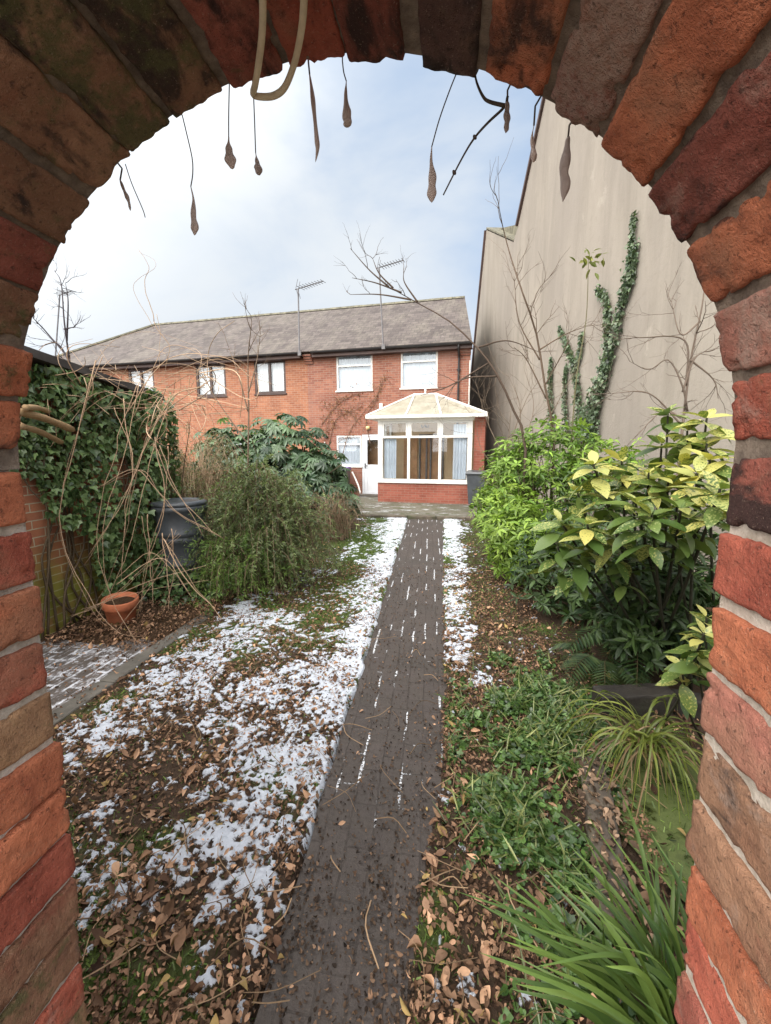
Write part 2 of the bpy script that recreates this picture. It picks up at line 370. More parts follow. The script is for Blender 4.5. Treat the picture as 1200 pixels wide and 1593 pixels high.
fin(q, Base_Color=c, Roughness=.85, Specular_IOR_Level=.3, Normal=q.bump(q.noise(o, 160, 5, .75), .9, .012))
M_path, q = mat('brick_paved_path'); u = uvn(q); o = oc(q)
sw = q.n('ShaderNodeSeparateXYZ', None, _0=u)
uj = q.n('ShaderNodeTexNoise', None, Vector=o, Scale=6.0).outputs[1]
uu = q.n('ShaderNodeVectorMath', {'operation': 'ADD'}, _0=q.n('ShaderNodeCombineXYZ', None, _0=sw.outputs[1], _1=q.math('ADD', sw.outputs[0], q.math('MULTIPLY', sw.outputs[1], .05)), _2=0.0).outputs[0], _1=q.scale(uj, (.02, .02, 0))).outputs[0]
b = q.n('ShaderNodeTexBrick', None, Vector=uu, Color1=(0, 0, 0), Color2=(1, 1, 1), Mortar=(.5, .5, .5), Scale=1, Mortar_Size=.0045, Mortar_Smooth=.2, Brick_Width=.215, Row_Height=.105)
c = q.mix(b.outputs[0], (.062, .051, .047), (.090, .073, .066))
c = q.mix(q.ramp(q.noise(o, 7, 6, .75), .32, .62, 0, .92), c, (.070, .058, .050)); c = q.mix(q.ramp(q.noise(o, 2.2, 4, .6), .45, .7, 0, .6), c, (.052, .046, .040)); c = q.mix(q.ramp(q.noise(o, 45, 6, .75), .45, .7, 0, .7), c, (.035, .026, .022))
c = q.mix(q.ramp(q.noise(o, 210, 3, .7), .62, .72, 0, .6), c, (.20, .13, .085))
yy = q.n('ShaderNodeSeparateXYZ', None, _0=o).outputs[1]
jn = q.ramp(q.noise(q.scale(o, (2.6, .5, 1)), 3.6, 3, .6), .49, .60)
c = q.mix(q.math('MULTIPLY', b.outputs['Fac'], q.ramp(q.noise(o, 5, 4), .35, .65, .15, .7)), c, (.03, .023, .019))
jw = q.n('ShaderNodeTexBrick', None, Vector=uu, Color1=(0, 0, 0), Color2=(0, 0, 0), Mortar=(1, 1, 1), Scale=1, Mortar_Size=.0085, Mortar_Smooth=.5, Brick_Width=.215, Row_Height=.105)
us = q.n('ShaderNodeSeparateXYZ', None, _0=uu).outputs[1]; lw_ = q.ramp(q.math('ABSOLUTE', q.math('SUBTRACT', q.math('FRACT', q.math('DIVIDE', us, .105)), .5)), .40, .455)
fl = q.math('MULTIPLY', q.math('MULTIPLY', q.math('MAXIMUM', lw_, q.math('MULTIPLY', jw.outputs['Fac'], .55)), jn), q.ramp(q.noise(o, 70, 4, .75), .38, .58))
fl = q.math('MULTIPLY', fl, q.ramp(yy, 1.2, 1.9, .0, 1))
c = q.mix(q.ramp(fl, .35, .7), c, (.80, .83, .88))
h = q.math('ADD', q.math('MULTIPLY', b.outputs['Fac'], -.7), q.noise(o, 120, 5, .7))
fin(q, Base_Color=c, Roughness=.62, Specular_IOR_Level=.35, Normal=q.bump(h, .6, .008))
M_slab, q = mat('snow_dusted_pavers'); u = uvn(q); o = oc(q)
sw = q.n('ShaderNodeSeparateXYZ', None, _0=u)
uu = q.n('ShaderNodeCombineXYZ', None, _0=sw.outputs[1], _1=sw.outputs[0], _2=0.0).outputs[0]
b = q.n('ShaderNodeTexBrick', None, Vector=uu, Color1=(0, 0, 0), Color2=(1, 1, 1), Mortar=(.5, .5, .5), Scale=1, Mortar_Size=.012, Mortar_Smooth=.3, Brick_Width=.215, Row_Height=.105)
c = q.mix(b.outputs[0], (.085, .07, .06), (.14, .115, .10)); c = q.mix(q.ramp(q.noise(o, 30, 6, .7), .45, .75, 0, .7), c, (.05, .04, .033))
s1 = q.ramp(q.math('ADD', q.math('MULTIPLY', b.outputs['Fac'], .07), q.math('ADD', q.math('MULTIPLY', q.noise(o, 5.5, 6, .7), .68), q.math('MULTIPLY', q.noise(q.scale(o, (1, .4, 1)), 60, 4, .75), .40))), .52, .68)
yy = q.n('ShaderNodeSeparateXYZ', None, _0=o).outputs[1]
c = q.mix(q.math('MULTIPLY', s1, q.ramp(yy, 3.15, 2.8)), c, (.70, .72, .77))
fin(q, Base_Color=c, Roughness=.75, Normal=q.bump(q.noise(o, 100, 5, .7), .5, .01))
M_patio, q = mat('mossy_patio'); u = uvn(q); o = oc(q)
b = q.n('ShaderNodeTexBrick', None, Vector=u, Color1=(0, 0, 0), Color2=(1, 1, 1), Mortar=(.5, .5, .5), Scale=1, Mortar_Size=.02, Offset=0.0, Brick_Width=.6, Row_Height=.6) if False else q.n('ShaderNodeTexBrick', None, Vector=u, Color1=(0, 0, 0), Color2=(1, 1, 1), Mortar=(.5, .5, .5), Scale=1, Mortar_Size=.015, Brick_Width=.6, Row_Height=.6)
c = q.mix(b.outputs[0], (.11, .10, .08), (.17, .155, .125)); c = q.mix(q.ramp(q.noise(o, 4, 6, .75), .4, .65, 0, .85), c, (.07, .075, .03))
c = q.mix(q.ramp(q.noise(q.scale(o, (1, 2.2, 1)), 2.1, 5, .7), .56, .66, 0, .85), c, (.66, .68, .72))
fin(q, Base_Color=c, Roughness=.9, Normal=q.bump(q.noise(o, 40, 5), .5, .02))
M_pond, q = mat('duckweed_water'); o = oc(q)
dw = q.ramp(q.noise(o, 9, 5, .6), .28, .46)
c = q.mix(dw, (.012, .014, .006), q.mix(q.noise(o, 160, 3, .7), (.045, .062, .012), (.13, .165, .045)))
fin(q, Base_Color=c, Roughness=q.ramp(dw, 0, 1, .06, .65), Normal=q.bump(q.noise(o, 230, 3), q.math('MULTIPLY', dw, .5), .004))
M_poly, q = mat('algae_polycarbonate'); o = oc(q)
c = q.mix(q.ramp(q.noise(o, 3, 6, .7), .35, .7), (.50, .46, .36), (.66, .63, .53)); c = q.mix(q.ramp(q.noise(o, 8, 5, .7), .55, .75, 0, .6), c, (.30, .27, .16))
b1 = q.n('ShaderNodeBsdfPrincipled', None, Base_Color=c, Roughness=.4); t1 = q.n('ShaderNodeBsdfTranslucent', None, Color=c)
q.nt.links.new(q.n('ShaderNodeMixShader', None, _0=.45, _1=b1.outputs[0], _2=t1.outputs[0]).outputs[0], q.n('ShaderNodeOutputMaterial').inputs[0])
M_glass, q = mat('window_glass')
lw = q.n('ShaderNodeLayerWeight', None, Blend=.25)
g1 = q.n('ShaderNodeBsdfGlossy', None, Color=(.9, .95, 1, 1), Roughness=.02); t1 = q.n('ShaderNodeBsdfTransparent', None, Color=(.93, .95, .95, 1))
q.nt.links.new(q.n('ShaderNodeMixShader', None, _0=q.ramp(lw.outputs['Fresnel'], 0, 1, .10, .8), _1=t1.outputs[0], _2=g1.outputs[0]).outputs[0], q.n('ShaderNodeOutputMaterial').inputs[0])
# ================================================================== SETTING: ground, lawn, path
def pl(Y): return -.485 - .05 * Y                       # left and right edge of the brick path
def pr(Y): return .01 - .016 * Y - .105 * sst(Y, 2.1, 1.1)
G = np.array
def grid(x0, x1, y0, y1, s):
    xs = np.arange(x0, x1 + s / 2, s); ys = np.arange(y0, y1 + s / 2, s); X, Y = np.meshgrid(xs, ys); nx, ny = len(xs), len(ys)
    i = np.arange(nx * ny).reshape(ny, nx)
    return X.ravel(), Y.ravel(), np.stack([i[:-1, :-1], i[:-1, 1:], i[1:, 1:], i[1:, :-1]], -1).reshape(-1, 4)
def snow_amount(X, Y):
    """how much of the ground is white at a point: 0..1 cover wanted, before the grain"""
    left = X < pl(Y); dl = pl(Y) - X; dr = X - pr(Y)
    band = np.exp(-(dl / .32) ** 2) * sst(Y, .9, 1.35)                 # whitest along the path's edge
    s = .35 + .27 * band + .06 * sst(Y, 1.2, 1.5) * sst(Y, 3, 2) + .11 * sst(Y, 1.5, 3.2) + .10 * np.exp(-((dl - .40) / .3) ** 2) * sst(Y, 1.1, 1.4) + .08 * sst(Y, 6, 9)
    s -= .11 * sst(dl, .55, 1.1) * sst(Y, 2.9, 1.6) + .05 * sst(dl, .3, .8) * sst(Y, 2.2, 1.3)
    s -= .27 * np.exp(-((X + .95 + .07 * Y) / .22) ** 2) * sst(Y, 2.6, 3.6) * (1 - .5 * sst(Y, 7.5, 9))   # green strip down the lawn
    s += .22 * np.exp(-(((X + 1.95) / .30) ** 2)) * sst(Y, 1.6, 2.1) * sst(Y, 4.2, 3.0)
    s -= .35 * sst(X, -2.15, -2.5) + .16 * sst(Y, 1.15, .85)
    s -= .40 * sst(-X, 1.75 - .1 * (Y - 5), 2.15) * sst(Y, 4.2, 5.0)
    r = .10 + .46 * np.exp(-((dr - .16) / .22) ** 2) * sst(Y, 2.5, 3.2) + .30 * np.exp(-((X - .62) / .18) ** 2 - ((Y - 3.45) / .28) ** 2) + .22 * sst(Y, 7, 9) * (dr < .6)
    r += .12 * np.exp(-((X - .2) / .1) ** 2) * sst(Y, 1.9, 2.3)
    return np.where(left, s, r)
def snow_field(X, Y):
    P = np.stack([X, Y, 0 * X], 1); n = .27 * fbm(P * 3.2, 3, 3) + .31 * fbm(P * 13, 7, 3) + .42 * fbm(P * 44, 11, 3)
    thr = .5 + (.5 - snow_amount(X, Y)) * .36
    return sst(n, thr - .03, thr + .05)
def lawn_z(X, Y):
    P = np.stack([X, Y, 0 * X], 1); z = .012 * (fbm(P * 4, 21, 4) - .5) + .004
    on = (X > pl(Y) - .015) & (X < pr(Y) + .02)
    return np.where(on, -.045, z)
def lawn(name, x0, x1, y0, y1, s):
    X, Y, F = grid(x0, x1, y0, y1, s); wob = -.085 * (fbm(np.stack([X * 0, Y * 4.5, 0 * X], 1), 5, 4) - .42)
    X2 = X; P = np.stack([X2, Y, 0 * X], 1); sn = snow_field(X2 + wob, Y)
    z = lawn_z(X2 + wob, Y) + sn * (.006 + .022 * fbm(P * 48, 31, 3)) + .012 * (fbm(P * 60, 41, 2) - .5)
    gm = sst(fbm(P * 2.3, 51, 4) + .03 + .25 * np.exp(-((X + .95 + .07 * Y) / .30) ** 2) * sst(Y, 2.4, 3.6) - .10 * sst(X, -.2, .4) - .1 * sst(Y, 3, 1.2), .50, .66)[:, None]
    c = G([.060, .038, .024]) * (1 - gm) + G([.065, .090, .022]) * gm
    o = mesh(name, np.stack([X2, Y, z], 1), [F], M_lawn, tint=c, wear=np.stack([sn, sn, sn], 1), smooth=True, uv=False)
    return tag(o, kind='structure')
lawn('lawn', -2.34, 1.75, .55, 3.2, .0105)
lawn('lawn', -2.34, 1.75, 3.2, 10.05, .024)
b = MB(); X, Y, F = grid(-40, 40, -20, 60, 4)
V = np.stack([X, Y, 0 * X - .06], 1); tag(mesh('ground', V, [F], M_soil, uv=False), kind='structure')
far = MB().add([(-600, -600, -.075), (600, -600, -.075), (600, 600, -.075), (-600, 600, -.075)], [(0, 1, 2, 3)]); tag(far.build('ground', M_soil), kind='structure')
X, Y, F = grid(-4.9, -2.3, 2.0, 10.3, .06); P = np.stack([X, Y, 0 * X], 1)
tag(mesh('garden_bed', np.stack([X, Y, -.002 + .05 * (fbm(P * 3, 61, 3) - .45) * sst(Y, 2.7, 3.3) - .02 * sst(Y, 3.2, 2.7)], 1), [F], M_soil, uv=False, smooth=True), kind='structure')
X, Y, F = grid(0, 1, .15, 10.0, .05); X, Y, F = grid(0, 12, .15, 10.0, .05) if False else (X, Y, F)
# brick path: a strip a few millimetres proud, its edge a little uneven
ys = np.arange(.15, 10.0, .05); us = np.linspace(0, 1, 9); V = []
for y in ys:
    e = .018 * (vnoise([[0, y * 6, 3]], 2)[0] - .5); f = .05 * (vnoise([[9, y * 3.1, 3]], 2)[0] - .5)
    for u in us: V.append((pl(y) + e + (pr(y) + f + .05 - pl(y) - e) * u, y, .0))
V = np.array(V); V[:, 2] += .006 * (fbm(V * 4, 71, 3) - .5)
m = len(us); i = np.arange(len(V)).reshape(len(ys), m)
pth = mesh('path', V, [np.stack([i[:-1, :-1], i[:-1, 1:], i[1:, 1:], i[1:, :-1]], -1).reshape(-1, 4)], M_path, smooth=True); tag(pth, kind='structure')
b = MB().box((-3.52, .1, -.05), (-2.47, 3.25, -.004)); tag(b.build('paved_area', M_slab), kind='structure')
b = MB()
for k in range(5): b.box((-2.465, .2 + k * .75, -.06), (-2.335, .944 + k * .75, .012 + .004 * (k % 2)), bev=.006)
ke = b.build('edging_kerb', M_conc); tag(ke, kind='structure')
b = MB().box((-4.6, 10.15, -.05), (1.9, 14.9, .045), bev=.01); tag(b.build('patio', M_patio), kind='structure')
b = MB()
for k in range(9): b.box((-4.5 + k * .7, 10.02, -.05), (-3.807 + k * .7, 10.2, .062 + .004 * (k % 3)), bev=.01)
tag(b.build('patio_step', M_stone), kind='structure')
tag(MB().box((-30, -12, -.058), (30, .02, -.012)).build('alley_paving', M_conc), kind='structure')

# ================================================================== BRICK ARCHWAY
RO_ = .424 + .098
ACX, ACZ, AR, YN, YF = -.141, 1.625, .424, .270, .485         # arch centre, radius, near and far face
arch = thing('brick_archway', 'weathered red brick garden archway framing the whole view in the foreground', 'archway', (ACX, (YN + YF) / 2, 0))
RB = np.random.RandomState(4)
def brick_surface(nu, nv, nw):
    """unit box surface grid, coordinates in -1..1"""
    V, F, idx = [], [], {}
    def vid(i, j, k):
        key = (i, j, k)
        if key not in idx: idx[key] = len(V); V.append((-1 + 2 * i / nu, -1 + 2 * j / nv, -1 + 2 * k / nw))
        return idx[key]
    for j in range(nv):
        for k in range(nw):
            F.append((vid(0, j, k), vid(0, j, k + 1), vid(0, j + 1, k + 1), vid(0, j + 1, k))); F.append((vid(nu, j, k), vid(nu, j + 1, k), vid(nu, j + 1, k + 1), vid(nu, j, k + 1)))
    for i in range(nu):
        for k in range(nw):
            F.append((vid(i, 0, k), vid(i + 1, 0, k), vid(i + 1, 0, k + 1), vid(i, 0, k + 1))); F.append((vid(i, nv, k), vid(i, nv, k + 1), vid(i + 1, nv, k + 1), vid(i + 1, nv, k)))
    for i in range(nu):
        for j in range(nv):
            F.append((vid(i, j, 0), vid(i, j + 1, 0), vid(i + 1, j + 1, 0), vid(i + 1, j, 0))); F.append((vid(i, j, nw), vid(i + 1, j, nw), vid(i + 1, j + 1, nw), vid(i, j + 1, nw)))
    return np.array(V, float), np.array(F)
BV, BF = brick_surface(12, 34, 16)
def rough_brick(hx, hy, hz, seed, rnd=.0042, amp=.0028):
    """a worn brick about the origin: rounded arrises, chips and bulges"""
    V = BV * V3(hx, hy, hz); core = V3(hx, hy, hz) - rnd; inner = np.clip(V, -core, core); d = V - inner
    L = np.linalg.norm(d, axis=1, keepdims=True); V = inner + np.where(L > 1e-9, d / (L + 1e-12) * rnd, 0)
    n = nrm(V / V3(hx, hy, hz) ** 2 * V3(hx, hy, hz)); edge = (np.abs(BV) > .8).sum(1) >= 2
    f1 = fbm(V * 34 + seed * 7.7, 5, 3) - .5; f2 = fbm(V * 130 + seed * 3.1, 9, 3) - .5; f3 = fbm(V * 60 - seed, 13, 2)
    disp = amp * 1.5 * f1 + amp * 2.0 * f2 - np.where(edge, sst(f3, .52, .8) * .0045, 0) - sst(f3, .66, .8) * .002
    return V + nrm(d + 1e-6 * n) * 0 + n * disp[:, None]
RED, ORG, OCH, BRN, MAR, BLK, OLV, PNK = (.33, .086, .054), (.40, .130, .066), (.28, .158, .085), (.24, .125, .075), (.225, .068, .048), (.10, .055, .046), (.19, .15, .085), (.36, .145, .105)
def bricks(name, items):
    V, F, T, W, o = [], [], [], [], 0
    for v, tint, wear in items:
        V.append(v); F.append(BF + o); o += len(v); T.append(np.tile(np.array(tint), (len(v), 1))); W.append(np.tile(np.array(wear, float), (len(v), 1)))
    return mesh(name, np.concatenate(V), [np.concatenate(F)], M_brick, arch, tint=np.concatenate(T), wear=np.concatenate(W), smooth=True, uv=False, world=True)
cy, hy = (YN + YF) / 2, (YF - YN) / 2
# colours going down each jamb from the springing: (tint, (moss, soot, lime))
LJ = [(ORG, (0, .2, 0)), (RED, (0, .1, .1)), (ORG, (0, 0, 0)), (RED, (0, .1, .15)), (OCH, (.25, 0, .15)), (ORG, (.1, .1, .2)), (ORG, (.1, 0, .25)), (RED, (.1, .1, .3)), (BRN, (.3, .1, .2)), (BRN, (.45, .1, .3)), (RED, (.3, .1, .4)), (OCH, (.5, .1, .3)), (BRN, (.5, .1, .3)), (OCH, (.6, .1, .3)), (BRN, (.6, .2, .3))]
RJ = [(MAR, (0, .75, 0)), (RED, (0, .1, 0)), (ORG, (0, .1, .15)), (PNK, (0, 0, .25)), (BRN, (0, .35, .7)), (BRN, (.1, .1, .2)), (ORG, (.1, .35, .3)), (RED, (0, .1, .3)), (MAR, (.2, .2, .55)), (OLV, (.3, .1, .6)), (BRN, (.2, .1, .5)), (RED, (.1, .1, .4))]
GAU = .0795
for side, seq, z0 in ((-1, LJ, 1.626), (1, RJ, 1.650)):
    it = []
    for k in range(21):
        zc = z0 - GAU * (k + .5); tint, wear = seq[k] if k < len(seq) else seq[-1 - (k % 4)]
        tint = np.array(tint) * (1 + .08 * RB.normal()); lean = 0
        hh = .0345 + .0010 * RB.normal()
        v = rough_brick(.051, hy + .002 * RB.normal(), hh, k * 3.7 + side * 50, amp=.0019)
        a = .012 * RB.normal(); v = v @ np.array([[1, 0, 0], [0, math.cos(a), math.sin(a)], [0, -math.sin(a), math.cos(a)]])
        xface = ACX + side * (AR + .001 + (.018 * sst(1.45 - zc, 0, .75) if side > 0 else .010 * sst(1.1 - zc, 0, .5)) + .0022 * RB.normal())
        it.append((v + V3(xface + side * .051, cy + .002 * RB.normal(), zc), tint, wear))
    bricks('jamb', it)
RC = [(RED, (0, .1, .62)), (PNK, (0, .1, 1.1)), (ORG, (0, .35, .1)), (MAR, (0, .45, .5)), (ORG, (0, .2, .05)), (MAR, (0, .2, 1.25)), (ORG, (0, .55, .2)), (BLK, (.1, .6, .3)), (MAR, (0, .6, .25)), (RED, (0, .5, .15)), (MAR, (.1, .6, .2)), (BRN, (.45, .75, .1)), (BRN, (.62, .65, .25)), (BRN, (.35, .5, .1)), (BRN, (.25, .4, .05)), (MAR, (.3, .35, .1)), (BRN, (.45, .4, 0)), (ORG, (.25, .25, .05)), (ORG, (.1, .2, 0))]
it = []; A0, DA = 4.0, 9.11
for k, (tint, wear) in enumerate(RC):
    th = math.radians(A0 + DA * (k + .5) + .35 * RB.normal()); half = AR * math.radians(DA) / 2 - .0030 + .0006 * RB.normal()
    v = rough_brick(.055, hy + .003 * RB.normal(), half, k * 5.3 + 200, amp=.0021)
    v[:, 2] *= 1 + .14 * (v[:, 0] + .055) / .11                          # cut to a slight wedge
    e, t = V3(math.cos(th), 0, math.sin(th)), V3(-math.sin(th), 0, math.cos(th))
    r = AR + .055 + .0018 * RB.normal()
    it.append((V3(ACX, cy, ACZ) + v[:, :1] * e + v[:, 1:2] * V3(0, 1, 0) + v[:, 2:] * t + r * e, np.array(tint) * (1 + .08 * RB.normal()), wear))
bricks('arch_ring', it)
# recessed mortar: a lumpy sheet behind the brick faces, jambs and ring
def mortar_sheet(name, fn, nu, nv, m, rec):
    us, vs = np.linspace(0, 1, nu), np.linspace(0, 1, nv); U, Vv = np.meshgrid(us, vs); p0, nn = fn(U.ravel(), Vv.ravel())
    P = p0 + nn * (rec + .0035 * (fbm(p0 * 70, 17, 4) - .5))[:, None]; back = p0 + nn * .116
    i = np.arange(nu * nv).reshape(nv, nu); fr = np.stack([i[:-1, :-1], i[:-1, 1:], i[1:, 1:], i[1:, :-1]], -1).reshape(-1, 4); n = nu * nv
    rim = np.concatenate([i[0, :], i[1:, -1], i[-1, -2::-1], i[-2:0:-1, 0]]); r2 = np.roll(rim, -1)
    side = np.stack([rim, r2, r2 + n, rim + n], 1)
    return mesh(name, np.concatenate([P, back]), [np.concatenate([fr, fr[:, ::-1] + n, side])], m, arch, smooth=True, uv=False, world=True)
for side, m in ((-1, M_mort), (1, M_mort)):
    xf = ACX + side * AR
    mortar_sheet('mortar', lambda u, v, xf=xf, side=side: (np.stack([xf + side * (.018 * sst(1.45 - 1.618 * v, 0, .75) if side > 0 else .010 * sst(1.1 - 1.618 * v, 0, .5)), YN + .004 + u * (YF - YN - .006), v * 1.618], 1), np.tile(V3(side, 0, 0), (len(u), 1))), 26, 190, m, .0095)
mortar_sheet('mortar', lambda u, v: (np.stack([ACX + AR * np.cos(v * PI), YN + .004 + u * (YF - YN - .006), ACZ + AR * np.sin(v * PI)], 1), np.stack([np.cos(v * PI), 0 * v, np.sin(v * PI)], 1)), 26, 190, M_mortd, .0065)
for s_ in (-1, 1): MB().box((ACX + s_ * (AR + .014), YN + .010, 1.585), (ACX + s_ * (RO_ + .016), YF - .010, 1.672)).build('mortar', M_mort, arch, world=True)
# the wall the arch is cut through
b = MB(); NS = 32; RO = AR + .098; xl_, xr_, zt = -2.7, 2.5, 2.36
outer = []
for k in range(NS + 1):
    th = PI * k / NS; c_, s_ = math.cos(th), math.sin(th); f = min(((xr_ - ACX) / c_) if c_ > 1e-6 else 1e9, ((xl_ - ACX) / c_) if c_ < -1e-6 else 1e9, ((zt - ACZ) / s_) if s_ > 1e-6 else 1e9)
    outer.append((ACX + f * c_, ACZ + f * s_))
cor = [(xr_, zt), (xl_, zt)]
for y, fl in ((YN + .012, 1), (YF - .012, -1)):
    for k in range(NS):
        t0, t1 = PI * k / NS, PI * (k + 1) / NS
        a0, a1 = (ACX + RO * math.cos(t0), ACZ + RO * math.sin(t0)), (ACX + RO * math.cos(t1), ACZ + RO * math.sin(t1)); o0, o1 = outer[k], outer[k + 1]
        pts = [a0, o0] + [c for c in cor if (o0[0] != o1[0] and o0[1] != o1[1] and min(o0[0], o1[0]) - 1e-6 <= c[0] <= max(o0[0], o1[0]) + 1e-6)] + [o1, a1]
        b.add([(p[0], y, p[1]) for p in pts], [tuple(range(len(pts)))[::fl]])
    for x0, x1 in ((xl_, ACX - RO + .0), (ACX + RO, xr_)): b.add([(x0, y, 0), (x1, y, 0), (x1, y, ACZ), (x0, y, ACZ)], [(0, 1, 2, 3)[::fl]])
b.box((xl_ - .02, YN - .03, zt + .001), (xr_ + .02, YF + .03, zt + .075), bev=.01)
b.add([(xl_, YN + .003, 0), (xl_, YF - .003, 0), (xl_, YF - .003, zt), (xl_, YN + .003, zt)], [(0, 1, 2, 3)]); b.add([(xr_, YN + .003, 0), (xr_, YF - .003, 0), (xr_, YF - .003, zt), (xr_, YN + .003, zt)], [(3, 2, 1, 0)])
b.build('wall_panel', M_pwall, arch, world=True)
# ================================================================== HOUSES (local frame: x along the front, y into the house)
HA = (.57, 14.2); HR = math.atan(-.10)
def HL(P):                                              # world point -> house frame
    d = np.asarray(P) - V3(*HA, 0); c, s = math.cos(-HR), math.sin(-HR); return V3(c * d[0] - s * d[1], s * d[0] + c * d[1], d[2])
def HW(P): c, s = math.cos(HR), math.sin(HR); return V3(HA[0] + c * P[0] - s * P[1], HA[1] + s * P[0] + c * P[1], P[2])
def holed_wall(b, x0, x1, z0, z1, holes, y=0, dep=.11):
    xs = sorted({x0, x1, *[h[0] for h in holes], *[h[1] for h in holes]}); zs = sorted({z0, z1, *[h[2] for h in holes], *[h[3] for h in holes]})
    for i in range(len(xs) - 1):
        for j in range(len(zs) - 1):
            cx, cz = (xs[i] + xs[i + 1]) / 2, (zs[j] + zs[j + 1]) / 2
            if not any(h[0] < cx < h[1] and h[2] < cz < h[3] for h in holes):
                b.add([(xs[i], y, zs[j]), (xs[i + 1], y, zs[j]), (xs[i + 1], y, zs[j + 1]), (xs[i], y, zs[j + 1])], [(0, 1, 2, 3)])
    for a, c, d, e in holes:
        b.add([(a, y, d), (a, y + dep, d), (a, y + dep, e), (a, y, e)], [(0, 1, 2, 3)]); b.add([(c, y, d), (c, y, e), (c, y + dep, e), (c, y + dep, d)], [(0, 1, 2, 3)])
        b.add([(a, y, e), (a, y + dep, e), (c, y + dep, e), (c, y, e)], [(0, 1, 2, 3)]); b.add([(a, y, d), (c, y, d), (c, y + dep, d), (a, y + dep, d)], [(0, 1, 2, 3)])
def window(par, x0, x1, z0, z1, fm, y=0, transom=None, mullion=None, back=M_net, fw=.065, sill=True, slats=False):
    b = MB(); yf, yb = y + .012, y + .075
    b.box((x0, yf, z1 - fw), (x1, yb, z1), bev=.008); b.box((x0, yf, z0), (x1, yb, z0 + fw), bev=.008)
    b.box((x0, yf + .001, z0 + fw), (x0 + fw, yb, z1 - fw), bev=.008); b.box((x1 - fw, yf + .001, z0 + fw), (x1, yb, z1 - fw), bev=.008)
    if transom: b.box((x0 + fw, yf - .012, transom - fw * .45), (x1 - fw, yb, transom + fw * .45), bev=.008)
    if mullion: b.box((mullion - fw * .6, yf + .002, z0 + fw), (mullion + fw * .6, yb, z1 - fw), bev=.008)
    f = b.build('window', fm, par)
    MB().add([(x0 + fw * .5, y + .05, z0 + fw * .5), (x1 - fw * .5, y + .05, z0 + fw * .5), (x1 - fw * .5, y + .05, z1 - fw * .5), (x0 + fw * .5, y + .05, z1 - fw * .5)], [(0, 1, 2, 3)]).build('pane', M_glass, f)
    c = MB(); n = max(6, int((x1 - x0) / .035)); V = []
    for i in range(n + 1):
        xx = x0 + (x1 - x0) * i / n; V += [(xx, y + .12 + .012 * math.sin(i * 2.1) + .006 * math.sin(i * 5.3), z0), (xx, y + .12 + .012 * math.sin(i * 2.1 + .3), z1)]
    c.add(V, [(2 * i, 2 * i + 2, 2 * i + 3, 2 * i + 1) for i in range(n)]).build('blind' if slats or back is M_blind else 'net_curtain', back, f)
    if sill: MB().box((x0 - .03, y - .045, z0 - .055), (x1 + .03, y + .07, z0 - .002), bev=.008).build('sill', fm, f)
    return f
SK = .155                                               # the plot is askew: the end wall runs back to the left
EZ, RY, RZ, HD = 5.02, 3.55, 7.62, 7.1                   # eaves height, ridge depth and height, house depth
XP, XL = -5.67, -18.6                                  # party line, far end
# ---- right house
hs = thing('brick_house', 'orange red brick terraced house with white framed windows, directly behind the glazed garden room', 'house', (*HA, 0), HR)
wA, wB, wK, dr = (-4.58, -3.27, 3.71, 4.96), (-2.29, -1.05, 3.72, 4.95), (-4.62, -3.68, 1.10, 2.17), (-3.67, -2.68, .05, 2.20)
b = MB(); holed_wall(b, XP, 0, 0, EZ, [wA, wB, wK, (dr[0], dr[1], dr[2], dr[3])])
b.add([(0, 0, 0), (-SK * HD, HD, 0), (-SK * HD, HD, EZ), (-SK * RY, RY, RZ - .12), (0, 0, EZ)], [(0, 1, 2, 3, 4)]); b.add([(XP, HD, 0), (-SK * HD, HD, 0), (-SK * HD, HD, EZ), (XP, HD, EZ)], [(3, 2, 1, 0)])
b.build('wall', M_house, hs)
window(hs, *wA, M_white, transom=4.53, back=M_blind); window(hs, *wB, M_white, transom=4.56, back=M_blind); window(hs, *wK, M_white, transom=1.86, back=M_blind, slats=True)
d = MB(); x0, x1, z0, z1 = dr
d.box((x0 + .0, .01, z0), (x0 + .07, .08, z1), bev=.008); d.box((x1 - .07, .01, z0), (x1, .08, z1), bev=.008); d.box((x0 + .07, .011, z1 - .07), (x1 - .07, .08, z1), bev=.008)
d.box((x0 + .075, .022, z0), (x0 + .19, .07, z1 - .075), bev=.008); d.box((x1 - .19, .022, z0), (x1 - .075, .07, z1 - .075), bev=.008)
for a, c in ((z0, z0 + .16), (1.03, 1.15), (z1 - .19, z1 - .075)): d.box((x0 + .19, .023, a), (x1 - .19, .07, c), bev=.006)
d.box((x0 + .19, .035, z0 + .16), (x1 - .19, .06, 1.03))
dd = d.build('door', M_door, hs)
MB().add([(x0 + .18, .05, 1.14), (x1 - .18, .05, 1.14), (x1 - .18, .05, z1 - .18), (x0 + .18, .05, z1 - .18)], [(0, 1, 2, 3)]).build('pane', M_glass, dd)
MB().box((x0 + .02, .5, .05), (x1 - .02, .53, 2.2)).build('inner_screen', M_wood, dd)
MB().box((x0 + .105, -.03, 1.02), (x0 + .135, .02, 1.2), bev=.005).box((x0 + .11, -.045, 1.1), (x0 + .22, -.028, 1.125), bev=.005).build('handle', M_alu, dd)
b = MB(); b.box((x0 - .02, -.28, .046), (x1 + .05, .0, .12), bev=.01); b.build('doorstep', M_conc, hs)
